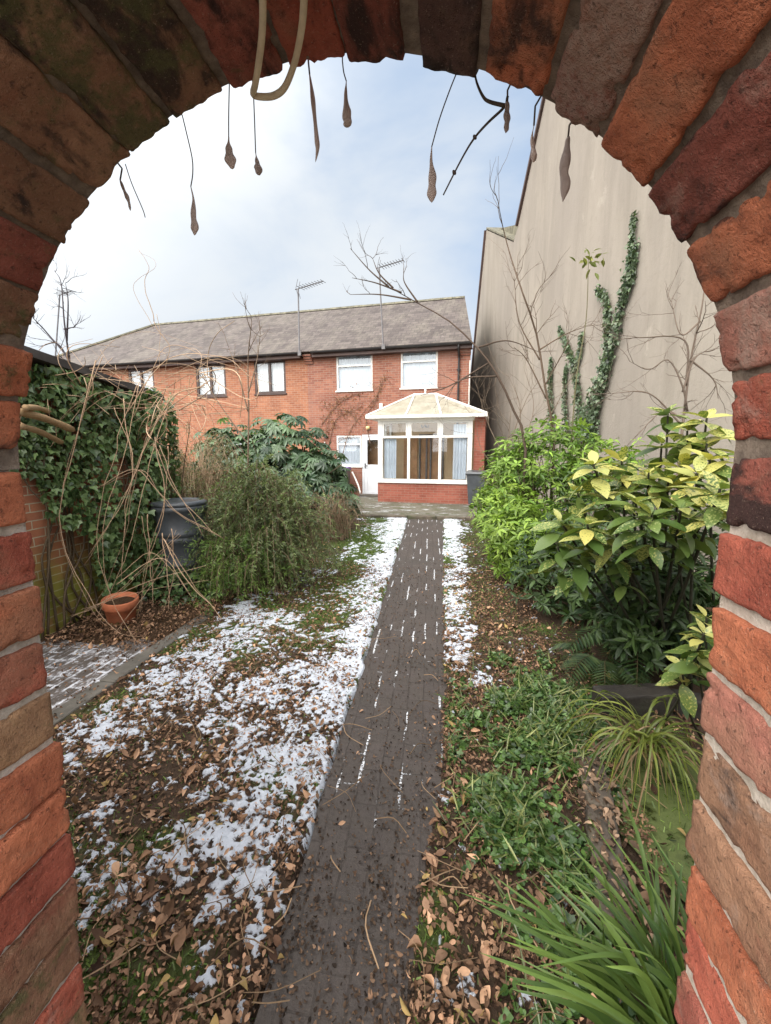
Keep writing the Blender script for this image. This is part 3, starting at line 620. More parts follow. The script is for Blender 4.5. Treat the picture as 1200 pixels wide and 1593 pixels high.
def roof(par, xa, xb, hipL=None, sk=0.0):
    b = MB(); yo = -.30; ze = EZ + .02; n = 24
    top = lambda x, y: ze + (RZ - ze) * (y - yo) / (RY - yo)
    xr = xa + (hipL or 0)
    xm, xz = xb - sk * RY, xb - sk * (2 * RY - yo)
    b.add([(xa, yo, ze), (xb, yo, ze), (xm, RY, RZ), (xr, RY, RZ)], [(0, 1, 2, 3)])
    yb = 2 * RY - yo; b.add([(xz, yb, ze), (xa, yb, ze), (xr, RY, RZ), (xm, RY, RZ)], [(0, 1, 2, 3)])
    if hipL: b.add([(xa, yb, ze), (xa, yo, ze), (xr, RY, RZ)], [(0, 1, 2)])
    b.add([(xa, yo, ze - .03), (xb, yo, ze - .03), (xz, yb, ze - .03), (xa, yb, ze - .03)], [(0, 3, 2, 1)])
    b.add([(xa, yo, ze - .03), (xb, yo, ze - .03), (xb, yo, ze), (xa, yo, ze)], [(0, 1, 2, 3)])
    if not hipL: b.add([(xb, yo, ze - .03), (xz, yb, ze - .03), (xz, yb, ze), (xm, RY, RZ), (xb, yo, ze)], [(0, 1, 2, 3, 4)])
    r = b.build('roof', M_slate, par)
    t = MB(); L = xm - xr; k = int(L / .45)
    for i in range(k):
        a = xr + L * i / k + .004; c = a + L / k - .008; z = .012 * math.sin(i * 1.7)
        t.prism([(a, RY - .13, RZ - .055), (a, RY - .07, RZ + .03 + z * .4), (a, RY, RZ + .055 + z * .4), (a, RY + .07, RZ + .03), (a, RY + .13, RZ - .055)], (a, 0, 0), (c, 0, 0))
    if hipL:
        p0, p1 = V3(xa, yo, ze + .02), V3(xr, RY, RZ + .02); t.tube(np.linspace(p0, p1, 12), .07, 6)
    t.build('ridge', M_ridge, r); return r
rf = roof(hs, XP, .05, sk=SK)
def eaves(par, xa, xb):
    MB().box((xa, -.27, EZ - .19), (xb, -.245, EZ - .012)).box((xa, -.245, EZ - .19), (xb, -.005, EZ - .165)).build('fascia', M_fascia, par)
    g = MB(); V = []; n = 7
    for x in (xa + .002, xb - .002): V += [(x, -.335 + .06 * math.cos(PI + PI * i / (n - 1)), EZ - .02 + .075 * math.sin(PI + PI * i / (n - 1))) for i in range(n)]
    g.add(V, [(i, i + 1, n + i + 1, n + i) for i in range(n - 1)]); g.build('gutter', M_black, par)
eaves(hs, XP + .3, .06)
def corbel(par, x, w_=.30):
    b = MB()
    for k in range(4): b.box((x - w_ / 2, -.055 * (k + 1), EZ - .36 + .075 * k), (x + w_ / 2, .0, EZ - .289 + .075 * k), bev=.006)
    b.build('corbel', M_house, par)
corbel(hs, -.16, .34)
dp = MB(); xdp = -.36; dp.tube(curve([(xdp, -.33, EZ - .08), (xdp, -.30, EZ - .22), (xdp, -.07, EZ - .42), (xdp, -.06, EZ - .6), (xdp, -.06, .1)], 20), .034, 8)
for z in (4.2, 3.0, 1.8): dp.box((xdp - .06, -.07, z), (xdp + .06, -.001, z + .05), bev=.006)
dp.build('downpipe', M_black, hs); MB().tube([(-.012, -.03, 4.5), (-.012, -.03, .1)], .022, 8).build('downpipe', M_wpl, hs)
MB().box((-3.02, -.07, 3.02), (-2.9, -.001, 3.24), bev=.01).build('alarm_box', M_wpl, hs)
lp = MB().lathe([(.0, -.06), (.05, -.05), (.075, -.0), (.06, .05), (.0, .065)], (-3.42, -.09, 2.42), 12).build('wall_lamp', M_lamp, hs, smooth=True); MB().box((-3.46, -.04, 2.36), (-3.38, -.001, 2.48), bev=.01).build('bracket', M_wpl, lp)
MB().tube([(-4.98, .0, 2.12), (-4.98, -.12, 2.12)], .055, 12).build('flue', M_black, hs); MB().tube(curve([(-5.06, -.03, 1.95), (-5.05, -.04, 1.4), (-5.1, -.03, .8), (-5.1, -.03, .1)], 10), .022, 8).build('downpipe', M_wpl, hs)
# ---- left house
h2 = thing('brick_house', 'orange brick terraced house with dark brown framed windows and hipped slate roof at left', 'house', (*HA, 0), HR)
wins = [(-7.78, -6.52, 3.70, 4.88), (-10.28, -8.98, 3.68, 4.85), (-13.42, -12.2, 3.64, 4.84), (-16.3, -15.1, 3.64, 4.84)]
b = MB(); holed_wall(b, XL + .25, XP, 0, EZ, wins + [(-9.4, -7.4, .06, 2.1)]); b.add([(XL + .25, HD, 0), (XL + .25, 0, 0), (XL + .25, 0, EZ), (XL + .25, HD, EZ)], [(0, 1, 2, 3)]); b.add([(XL + .25, HD, 0), (XP, HD, 0), (XP, HD, EZ), (XL + .25, HD, EZ)], [(3, 2, 1, 0)])
b.build('wall', M_house2, h2)
for x0, x1, z0, z1 in wins: window(h2, x0, x1, z0, z1, M_brown, mullion=(x0 + x1) / 2 - .02, back=M_net, fw=.085)
window(h2, -9.4, -7.4, .06, 2.1, M_brown, mullion=-8.4, back=M_net, fw=.09, sill=False)
roof(h2, XL, XP - .004, 3.55); eaves(h2, XL + .05, XP - .15); corbel(h2, XP + .08)
# ---- garden room (conservatory)
cv = thing('conservatory', 'white framed glazed conservatory with yellowed panel roof on a low red brick wall', 'conservatory', (*HA, 0), HR)
cx0, cx1, yf = -2.67, .20, -1.52; zs, zt, ze = .70, 2.52, 2.60
b = MB(); b.box((cx0, yf, 0), (cx1 + .02, yf + .22, zs - .055)); b.box((cx0, yf + .221, 0), (cx0 + .2, -.02, zs - .055)); b.build('dwarf_wall', M_dwarf, cv)
MB().box((cx0 - .04, yf - .045, zs - .055), (cx1 + .05, yf + .2, zs), bev=.008).box((cx0 - .04, yf + .201, zs - .055), (cx0 + .16, -.02, zs), bev=.008).build('sill', M_white, cv)
MB().box((cx1 + .055, yf + .10, 0), (cx1 + .36, .35, ze + .02)).build('side_wall', M_dwarf, cv)
fr = MB(); T = .07
posts = [cx0, cx0 + .93, cx1 - .98, cx1 - .13]; ws = [.15, .085, .085, .14]
for x, w_ in zip(posts, ws): fr.box((x, yf + .02, zs + .001), (x + w_, yf + .10, zt), bev=.008)
for i in range(3):
    a, c = posts[i] + ws[i] + .001, posts[i + 1] - .001
    for z0, z1 in ((zs + .001, zs + .07), (2.02, 2.09), (zt - .06, zt)): fr.box((a, yf + .025, z0), (c, yf + .095, z1), bev=.006)
    fr.box((a, yf + .016, 2.09), (a + .045, yf + .09, zt - .06), bev=.005); fr.box((c - .045, yf + .016, 2.09), (c, yf + .09, zt - .06), bev=.005)
fr.box((cx0 + .02, yf + .11, zs + .001), (cx0 + .09, -.03, zs + .07), bev=.006); fr.box((cx0 + .02, yf + .11, zt - .06), (cx0 + .09, -.03, zt), bev=.006); fr.box((cx0 + .02, yf + .11, 2.02), (cx0 + .09, -.03, 2.09), bev=.006)
for y in (yf + .75, -.1): fr.box((cx0 + .021, y, zs + .07), (cx0 + .088, y + .07, zt - .06), bev=.006)
f = fr.build('frame', M_white, cv)
MB().add([(cx0 + .05, yf + .06, zs + .03), (cx1 - .03, yf + .06, zs + .03), (cx1 - .03, yf + .06, zt - .03), (cx0 + .05, yf + .06, zt - .03)], [(0, 1, 2, 3)]).add([(cx0 + .055, -.03, zs + .03), (cx0 + .055, yf + .06, zs + .03), (cx0 + .055, yf + .06, zt - .03), (cx0 + .055, -.03, zt - .03)], [(0, 1, 2, 3)]).build('pane', M_glass, f)
ex0, ex1, ey = cx0 - .30, cx1 + .42, yf - .24; FL, FRr, BL, BR = V3(ex0, ey, ze + .08), V3(ex1, ey, ze + .08), V3(ex0, -.01, ze + .08), V3(ex1, -.01, ze + .08)
R0, R1 = V3(-1.78, -.40, 3.42), V3(-1.0, -.40, 3.42); B0, B1 = V3(-1.78, -.012, 3.42), V3(-1.0, -.012, 3.42)
rr = MB(); rr.add([FL, FRr, R1, R0], [(0, 1, 2, 3)]).add([BL, FL, R0, B0], [(0, 1, 2, 3)]).add([FRr, BR, B1, R1], [(0, 1, 2, 3)]).add([R0, R1, B1, B0], [(0, 1, 2, 3)])
ro = rr.build('roof', M_poly, cv)
br = MB(); lift = V3(0, 0, .012)
mids = [(FL + (FRr - FL) * t, R0 + (R1 - R0) * s) for t, s in ((.345, .05), (.635, .95))]
for a, c in [(FL, R0), (FRr, R1), (BL, B0), (BR, B1)] + mids: br.tube([a + lift, c + lift], .032, 6)
br.tube([R0 + lift, R1 + lift], .045, 6); br.build('glazing_bar', M_white, ro)
MB().box((-1.68, -.46, 3.425), (-1.08, -.2, 3.47), bev=.012).tube([(-1.38, -.4, 3.46), (-1.38, -.4, 3.62), (-1.38, -.4, 3.74)], [.03, .022, .006], 8).lathe([(0, -.05), (.04, -.02), (.04, .02), (0, .05)], (-1.38, -.4, 3.57), 10).build('finial', M_white, ro)
MB().box((ex0 - .01, ey - .05, ze - .01), (ex1 + .01, ey + .03, ze + .085), bev=.015).box((ex0 - .01, ey + .031, ze), (ex0 + .06, -.015, ze + .08), bev=.012).box((ex1 - .06, ey + .031, ze), (ex1 + .01, -.015, ze + .08), bev=.012).box((cx0, yf + .0, zt + .002), (cx1 + .05, yf + .11, ze + .04)).build('gutter', M_white, cv)
MB().box((cx0 + .22, yf + .23, .05), (cx1 + .04, -.03, .09)).build('inside_floor', M_floor, cv)
iw = MB().box((cx0 + .1, -.03, .09), (cx1 + .05, -.012, 2.9)); iw = iw.build('inside_wall', M_beige, cv)
MB().box((cx0 + .52, -.09, .09), (cx0 + 1.0, -.031, 2.15), bev=.01).build('inside_door', M_wood, cv)
s_ = MB()
for x in (cx0 + 1.05, cx0 + 1.28, cx0 + 1.42, cx0 + 1.83): s_.box((x, -.12, .09), (x + .055, -.04, 2.12), bev=.006)
s_.box((cx0 + 1.05, -.119, 2.12), (cx0 + 1.885, -.041, 2.18)); s_.build('inside_door', M_alu, cv)
MB().box((cx0 + 1.1, -.055, .1), (cx0 + 1.83, -.042, 2.12)).build('inside_door', M_wood, cv)
def curtain(xa, xb, y, z0, z1, ph):
    n = 24; V = []
    for i in range(n + 1):
        x = xa + (xb - xa) * i / n; o_ = .03 * math.sin(i * 1.25 + ph) + .012 * math.sin(i * 2.9)
        V += [(x, y + o_ * .5, z1), (x + .01 * math.sin(i), y + o_, z0)]
    MB().add(V, [(2 * i, 2 * i + 1, 2 * i + 3, 2 * i + 2) for i in range(n)]).build('curtain', M_pcurt, cv, smooth=True)
curtain(cx0 + .17, cx0 + .56, yf + .17, .78, 2.0, 0); curtain(cx1 - .56, cx1 - .15, yf + .17, .78, 2.42, 1)
pd = MB(); pd.tube([(-1.30, -.9, 2.9), (-1.30, -.9, 2.42)], .006, 5)
for k in range(5): t = 2 * PI * k / 5; pd.tube(curve([(-1.3, -.9, 2.42), (-1.3 + .1 * math.cos(t), -.9 + .1 * math.sin(t), 2.36), (-1.3 + .13 * math.cos(t), -.9 + .13 * math.sin(t), 2.44)], 8), .008, 5)
pd.build('pendant_lamp', M_alu, cv)
# ---- television aerials
def aerial(base, top, lab, boom, n=9, hang=0.0):
    o = thing('television_aerial', lab, 'aerial', tuple(base), 0, 'television aerials on the terrace')
    base, top = np.array(base, float), np.array(top, float); L = boom * V3(math.cos(HR), math.sin(HR), .0); L = L + V3(0, 0, .17 * boom)
    MB().tube([base, base * .5 + top * .5, top], .027, 6).build('mast', M_alu, o, world=True)
    h = MB(); h.tube([top - L * .12, top + L], .017, 5); per = V3(.05, .28, .03)
    for k in range(n): p = top + L * (.1 + .88 * k / (n - 1)); h.tube([p - per * (1 - .3 * k / n), p + per * (1 - .3 * k / n)], .009, 4)
    for s in (-1, 1): h.tube([top - L * .05 + V3(0, -.1, 0), top - L * .02 + V3(.05, -.1, .28 * s)], .008, 4); h.tube([top - L * .05 + V3(0, .12, 0), top - L * .02 + V3(.05, .12, .28 * s)], .008, 4)
    h.build('aerial_head', M_alu, o, world=True); MB().box(base + V3(-.06, -.03, -.05), base + V3(.06, .05, .1), bev=.01).build('bracket', M_alu, o, world=True)
aerial(HW(HL(at(470, 553, 14.6)) * V3(1, 0, 1) + V3(0, -.37, 0)), at(464, 449, 14.9), 'grey television aerial on the roof beside the party corbel, left of the other tall mast', .95)
aerial(HW(HL(at(599, 543, 14.3)) * V3(1, 0, 1) + V3(0, -.37, 0)), at(590, 416, 14.5), 'tall grey television aerial on the eaves between the two white upper windows', .82)
aerial(HW(V3(-16.7, -.37, EZ - .05)), at(93, 459, 15.9), 'small distant television aerial on the far left end of the terrace', .62, 6)

# ================================================================== RENDERED BUILDING on the right
WA, WB = V3(3.5, 5.5, 0), V3(1.5, 17.0, 0); WD = nrm(WB - WA); WN = V3(WD[1], -WD[0], 0)     # along the wall (away), out of its back
def wl(px, py, off=0.0):                                 # where the view meets the rendered wall (off: metres in front of it)
    A = WA - WN * off; d = ray(px, py); return EYEP + d * (((A - EYEP) @ WN) / (d @ WN))
rb = thing('rendered_building', 'tall beige rendered gable building with streaky stains, rising on the right', 'building', (3.5, 5.5, 0))
top = [wl(733, 605), wl(757, 358), wl(799, 377), wl(806, 352), wl(842, 185)]
apx = top[-1] + (top[-1] - top[-2]) * .75; near = WA - WD * 3.6; sh = apx - WD * 5.2; sh[2] = apx[2] - 5.0
sfar = top[0] + WD * 2.5; sfar[2] = max(1.2, top[0][2] - 1.8)
poly = [V3(sfar[0], sfar[1], -.05), sfar] + top + [apx, sh, V3(near[0], near[1], sh[2] - .3), V3(near[0], near[1], -.05)]
# the front face is a fine sheet so that the stain can follow its far lower corner
s0 = (poly[0] - WA) @ WD; s1 = (poly[-1] - WA) @ WD
prof = sorted([((p - WA) @ WD, p[2]) for p in poly[1:-1]]); px_, pz_ = np.array([p[0] for p in prof]), np.array([p[1] for p in prof])
ss = np.unique(np.concatenate([np.linspace(s1, s0, 90), px_])); V, Wr = [], []; nz = 60
for s in ss:
    zt_ = np.interp(s, px_, pz_)
    for k in range(nz + 1):
        z = -.05 + (zt_ + .05) * k / nz; P = WA + WD * s + V3(0, 0, z); V.append(P)
        Wr.append(1.0 * sst(s, 9.6, 12.6) * sst(z, 7.2, 4.4) + .40 * sst(zt_ - z, 1.1, 0) * sst(s, 8, 4) + .25 * sst(s, 11, 13))
V = np.array(V); V = V - WN * (.02 * (fbm(V * .9, 81, 3) - .5))[:, None]; i = np.arange(len(V)).reshape(len(ss), nz + 1); Wr = np.array(Wr)
F1 = np.stack([i[:-1, :-1], i[:-1, 1:], i[1:, 1:], i[1:, :-1]], -1).reshape(-1, 4)
mesh('wall', V, [F1], M_render, rb, wear=np.stack([Wr] * 3, 1), smooth=True, uv=False, world=True)
b = MB(); b.prism([p + WN * .03 for p in poly], (0, 0, 0), WN * 7.0); b.build('rear_wall', M_render, rb, world=True)
b = MB(); TR = [poly[1]] + top[:2]
def verge(a, c, w_=.09, t=.10): d_ = nrm(c - a); u = nrm(np.cross(d_, WN)); u = u * (1 if u[2] > 0 else -1); P = [a - WN * .07, a - WN * .07 + u * t, c - WN * .07 + u * t, c - WN * .07]; MB().prism(P, (0, 0, 0), WN * w_).build('verge', M_fascia, rb, world=True)
for a, c in ((poly[1], top[0]), (top[0], top[1]), (top[3], top[4]), (top[4], apx), (apx, sh)): verge(a, c)
b = MB()
for a, c in ((top[0], top[1]), (top[3], top[4]), (top[4], apx), (apx, sh), (top[1], top[2])):
    u = V3(0, 0, .05); b.prism([a + u, c + u, c + u * 2.2, a + u * 2.2], (0, 0, 0), WN * 7.1)
rfm = b.build('roof', M_ridge, rb, world=True)
b = MB(); p0, p1, p2 = top[1] + WN * .35 + V3(0, 0, .03), wl(806, 351) + WN * .35 + V3(0, 0, .12), wl(800, 380) + WN * .35; b.prism([p0, p1, p2], (0, 0, 0), WN * .5); b.build('valley_slope', M_ridge, rb, world=True)
# ================================================================== LEFT: outbuilding and boundary wall
ob = thing('brick_outbuilding', 'low brick outbuilding with a dark felt roof, buried in ivy at left', 'outbuilding', (-3.6, 2.6, 0))
OX, OY0, OY1 = -3.56, .55, 4.55
zA, zB = 2.62, 2.20
P = [V3(OX, OY0, -.03), V3(OX, OY1, -.03), V3(OX, OY1, zB), V3(OX, OY0, zA)]; MB().prism(P, (0, 0, 0), (-2.6, 0, 0)).build('wall', M_gwall, ob, world=True)
def zr(y): return zA + (zB - zA) * (y - OY0) / (OY1 - OY0)
P = [V3(OX + .14, OY0 - .1, zr(OY0 - .1) + .06), V3(OX + .14, OY1 + .16, zr(OY1 + .16) + .06), V3(OX + .14, OY1 + .16, zr(OY1 + .16) + .13), V3(OX + .14, OY0 - .1, zr(OY0 - .1) + .13)]
MB().prism(P, (0, 0, 0), (-2.9, 0, 0)).build('roof', M_felt, ob, world=True)
gw = MB(); gw.box((-4.98, 4.6, -.05), (-4.75, 14.6, 1.15)); gw.box((-5.01, 4.58, 1.152), (-4.72, 14.6, 1.22), bev=.01); tag(gw.build('garden_wall', M_pwall), 'orange brick garden wall running along the left side behind the shrubs', 'wall')
# ================================================================== PLANTS
A = np.array
UPZ = V3(0, 0, 1)
ivyT = (A([(0, 0, 0), (-.42, .02, .05), (-.52, .36, .07), (-.26, .46, .02), (0, 1.0, -.10), (.26, .46, .02), (.52, .36, .07), (.42, .02, .05), (0, .42, -.03)], float), A([(0, 8, 2, 1), (8, 4, 3, 2), (8, 6, 5, 4), (0, 7, 6, 8)]))
ovalT = leaf([0, .3, .65, 1], [.03, .21, .19, .01], .25, .22)
longT = leaf([0, .3, .65, 1], [.02, .15, .13, .0], .3, .2)
needT = leaf([0, .5, 1], [.05, .11, .01], .2, .1)
bigT = leaf([0, .12, .3, .5, .7, .86, 1], [.02, .13, .215, .235, .19, .10, .004], .22, .22)
def branchy(b, p0, d, L, r, g, depth=2, kids=4, wig=.25, up=.1, tint=(.10, .07, .05), ends=None, spread=.8, sides=5, kl=(.35, .65)):
    """a crooked branch with side branches"""
    n = 8; pts = [np.array(p0, float)]; d = nrm(np.array(d, float))
    for i in range(n):
        d = nrm(d + wig * g.normal(size=3) * .5 + up * UPZ * .3); pts.append(pts[-1] + d * L / n)
    pts = np.array(pts); b.tube(pts, np.linspace(r, r * .35, n + 1), sides, A(tint) * (1 + .15 * g.normal()))
    if ends is not None: ends.append(pts[-1])
    if depth > 0:
        for k in range(kids):
            i = g.randint(2, n); dd = nrm(nrm(pts[i] - pts[i - 1]) + spread * ranunit(g, 1)[0]); branchy(b, pts[i], dd, L * g.uniform(*kl), r * .55, g, depth - 1, max(1, kids - 1), wig, up, tint, ends, spread, max(3, sides - 1), kl)
    return pts
def blob_pts(g, n, c, r, shell=.5, lump=.35, seed=0, gap=0.0, low=-.9):
    d = ranunit(g, int(n * 2.2) + 50); d = d[d[:, 2] > low]
    k = 1 - lump + 2 * lump * fbm(d * 2.1 + 5 * seed, seed, 3); u = (shell + (1 - shell) * g.random(len(d))) ** .8
    P = d * (k * u)[:, None]
    if gap: ok = fbm(P * 3.3 + 9, seed + 3, 2) > gap; P, d = P[ok], d[ok]
    return (P * A(r) + A(c))[:n], d[:n]
def whorls(g, C, Nn, k, tpl, size, c1, c2, tilt=.45, j=.18, droop=.25):
    """k leaves round every shoot tip"""
    n = len(C); C2 = np.repeat(C, k, 0); N2 = nrm(np.repeat(Nn, k, 0) + .18 * g.normal(size=(n * k, 3)))
    t = nrm(np.cross(N2, A([.3, .5, .8]) + 0 * N2)); bt = np.cross(N2, t); ang = np.tile(np.arange(k) * 2 * PI / k, n) + np.repeat(g.random(n) * 6.28, k) + .3 * g.normal(size=n * k)
    rad = t * np.cos(ang)[:, None] + bt * np.sin(ang)[:, None]
    d = nrm(rad + N2 * (tilt + .25 * g.normal(size=(n * k, 1))) - UPZ * droop); M = frames(d, nrm(N2 + .2 * g.normal(size=d.shape)))
    cl = np.repeat(cols(g, n, c1, c2, .12), k, 0) * (1 + j * g.normal(size=(n * k, 1))).clip(.5, 1.6)
    return inst(tpl[0], tpl[1], M, C2 + rad * size * .08, size * g.uniform(.65, 1.15, n * k), cl)
def scatter_leaves(g, C, d, N, tpl, size, c1, c2, jit=.2):
    n = len(C); return inst(tpl[0], tpl[1], frames(d, N), C, size * g.uniform(.55, 1.2, n), cols(g, n, c1, c2, jit))
def put(name, arrs, m, par, smooth=False):
    V, F, C = join(arrs); return mesh(name, V, F, m, par, tint=C, smooth=smooth, uv=False, world=True)

# ---- ivy over the outbuilding wall
g = np.random.RandomState(11)
t = thing('ivy', 'dense dark green ivy covering the brick outbuilding, above the terracotta pot', 'ivy', (-3.5, 3.9, 0))
n = 15000; s = g.uniform(1.9, 6.0, n); z = g.uniform(-.05, 2.75, n)
nz_ = fbm(np.stack([s * 1.5, z * 1.5, 0 * s], 1), 91, 3)
keep = nz_ + .35 * sst(s, 2.9, 3.7) + .10 * sst(z, 1.0, 1.6) > np.where((s < 3.5) & (z < 1.75), .66 + .12 * sst(z, .8, .2), .555)
keep &= ~((np.abs(s - 3.95) < .16) & (np.abs(z - 1.42) < .20) & (nz_ < .62)); keep &= z < 2.05 + .5 * nz_ - .06 * (s - 3)
keep &= ~((s > 3.2) & (s < 4.0) & (z < .24))
s, z, nz_ = s[keep], z[keep], nz_[keep]; n = len(s)
bul = .05 + .34 * np.maximum(0, fbm(np.stack([s * 1.9, z * 1.9, 0 * s], 1), 95, 3) - .28) * sst(s, 2.6, 3.6) + .12 * g.random(n) * sst(s, 2.9, 3.6) + .12 * sst(z, 1.2, .3) * sst(s, 3.6, 4.4)
cr = s > 4.55                                              # round the corner
X = np.where(cr, OX - (s - 4.55) * .9 + .1, OX + bul); Y = np.where(cr, 4.60 + bul * 1.5, s)
C = np.stack([X, Y, z], 1); N = np.where(cr[:, None], V3(.5, .9, .3), V3(1, .05, .45)); N = nrm(N + .45 * g.normal(size=(n, 3))); d = nrm(V3(.15, 0, -1) + .55 * g.normal(size=(n, 3)))
put('foliage', [scatter_leaves(g, C, d, N, ivyT, .074, (.050, .092, .032), (.195, .28, .112), .34)], M_gloss, t)
b = MB()
for k in range(26):
    y0 = g.uniform(2.8, 5.0); p = [V3(OX + .04, y0, 0)]
    for i in range(6): p.append(p[-1] + V3(.01 * g.normal(), .12 * g.normal(), .36))
    P = curve(p, 18); P[:, 0] = OX + .02 + .05 * g.random(); b.tube(P, np.linspace(.012, .004, len(P)), 5, (.11, .08, .05))
b.build('stem', M_twig, t, smooth=True, world=True)
# ---- dry bramble canes tumbling over it
t = thing('dry_climber', 'tangle of bare tan climber stems arching over the felt roof and ivy at left', 'dead climber', (-3.2, 3.7, 0))
g = np.random.RandomState(23); b = MB(); TAN = (.42, .29, .19)
for k in range(115):
    Y = g.uniform(3.0, 5.2); x0, y0 = g.uniform(40, 330), g.uniform(575, 650); a0 = g.uniform(0, 2 * PI); L = g.uniform(50, 190); bow = g.normal() * 45
    dx, dy = math.cos(a0), math.sin(a0) * .5 - .18
    pts = [(x0 + dx * L * u - dy * bow * 4 * u * (1 - u), y0 + dy * L * u + dx * bow * 4 * u * (1 - u) * .6 + 30 * u * u) for u in (0, .33, .66, 1)]
    pts = [(min(max(px, 30), 400), py) for px, py in pts]
    P = curve([at(px, py, Y + .5 * i * g.normal() * .3) for i, (px, py) in enumerate(pts)], 14); b.tube(P, np.linspace(.0042, .0018, len(P)) * g.uniform(.5, 1.15), 5, A(TAN) * g.uniform(.55, 1.35))
px_list = [[(150, 560), (110, 720), (95, 830), (150, 950), (215, 1010), (235, 1040)], [(210, 600), (180, 700), (150, 830), (170, 930), (222, 1015)], [(330, 590), (250, 650), (200, 760), (130, 880)], [(260, 600), (215, 720), (190, 850), (140, 960)], [(60, 740), (75, 690), (100, 650), (150, 610)],
           [(240, 690), (270, 760), (330, 830)], [(190, 620), (205, 720), (195, 800), (190, 900)], [(240, 680), (255, 790), (230, 870), (215, 960)], [(240, 500), (232, 470), (224, 440), (230, 415), (214, 388)], [(240, 500), (262, 540), (250, 600)], [(230, 620), (330, 570), (430, 600)], [(200, 640), (260, 560), (340, 555), (400, 590)],
           [(150, 760), (210, 730), (250, 770), (280, 800), (345, 835)], [(180, 900), (240, 860), (300, 930)], [(130, 950), (230, 905), (320, 880)], [(110, 960), (170, 930), (280, 830)], [(160, 985), (235, 900), (265, 830)], [(230, 800), (232, 880), (240, 945)], [(250, 830), (262, 900), (264, 950)], [(255, 840), (300, 910), (345, 965)]]
for L in px_list:
    for rep in range(2):
        Y = 3.35 + .25 * g.normal() if L[0][1] > 550 else 4.6
        if L[-1][1] > 900: Y = 3.1 + .15 * g.normal()
        P = curve([at(px + 9 * g.normal() * rep, py + 9 * g.normal() * rep, Y) for px, py in L], 22); P = P + (.05 * (fbm(P * 5 + rep, 3, 2) - .5))[:, None] * V3(1, .4, .3); P[:, 2] = np.maximum(P[:, 2], .015); b.tube(P, np.linspace(.0042, .0018, len(P)) * g.uniform(.6, 1.2), 5, A(TAN) * g.uniform(.7, 1.15))
b.build('stem', M_twig, t, smooth=True, world=True)
# cut branches poking out of the ivy
b = MB()
for k, (x0, y0, x1, y1, r) in enumerate([(28, 640, 112, 668, .030), (30, 662, 95, 688, .026), (40, 634, 80, 642, .022)]):
    P = curve([at(x0, y0, 2.62), at((x0 + x1) / 2, (y0 + y1) / 2 - 3, 2.95), at(x1, y1, 3.3)], 10); b.tube(P, np.linspace(r, r * .9, len(P)) * (1 + .1 * g.normal(size=len(P))), 8, (.36, .24, .13))
tag(b.build('cut_branches', M_twig, smooth=True), 'pale cut branches poking out of the ivy by the archway', 'cut branches')
o = bpy.data.objects['cut_branches']; o.name = 'cut_branch'
# ---- terracotta pot
pp = gr(190, 968); t = thing('plant_pot', 'terracotta plant pot under the ivy at left', 'plant pot', (pp[0], pp[1], 0)); t.rotation_euler = (.10, .06, .3)
MB().lathe([(0, .0), (.105, .0), (.112, .01), (.138, .17), (.148, .175), (.152, .18), (.156, .245), (.150, .252), (.138, .25), (.13, .2), (0, .2)], (0, 0, 0), 28).build('pot', M_terra, t, smooth=True)
MB().lathe([(.1375, .208), (.06, .222), (0, .225)], (0, 0, 0), 16).build('soil', M_soil, t, smooth=True)
# ---- water butt
bx = at(280, 800, 4.42); t = thing('water_butt', 'dark grey ribbed plastic water butt standing between ivy and shrub', 'water butt', (bx[0], bx[1], 0))
rz = lambda z: .236 + .062 * z
pf = [(0, 0), (.225, 0), (.236, .02)]
for z in (.26, .33, .62, .69): pf += [(rz(z) , z - .03), (rz(z) + .009, z - .022), (rz(z) + .010, z + .012), (rz(z) + .001, z + .022)]
pf += [(rz(.94), .94), (rz(.94) + .012, .95), (rz(.94) + .014, .995), (.285, 1.005)]
MB().lathe(pf, (0, 0, .02), 36).build('barrel', M_plast, t, smooth=True)
MB().lathe([(.295, 1.0), (.306, 1.010), (.304, 1.035), (.26, 1.055), (.24, 1.048), (0, 1.055)], (0, 0, .022), 36).build('lid', M_plast, t, smooth=True)
MB().tube([(.10, -.24, .13), (.14, -.34, .13)], .016, 8).tube([(.135, -.33, .13), (.137, -.335, .08)], .012, 8).build('tap', M_plast, t)
g = np.random.RandomState(29); t = thing('ivy', 'low clump of ivy spilling round the foot of the water butt', 'ivy', (-3.0, 4.1, 0)); C, D = blob_pts(g, 520, (-2.98, 4.08, .10), (.42, .22, .26), .4, .3, 3); C[:, 2] = np.maximum(C[:, 2], .02); n = len(C)
put('foliage', [scatter_leaves(g, C, nrm(D - UPZ * .5 + .4 * g.normal(size=(n, 3))), nrm(D + UPZ * .5 + .4 * g.normal(size=(n, 3))), ivyT, .072, (.040, .078, .028), (.150, .225, .09), .3)], M_gloss, t)
b = MB()
for k in range(9): e = C[g.randint(n)]; b.tube(curve([V3(-3.2 + .1 * g.normal(), 4.15, 0), e * .5 + V3(-1.55, 2.07, .12), e], 8), .004, 4, (.11, .08, .05))
b.build('stem', M_twig, t, world=True)
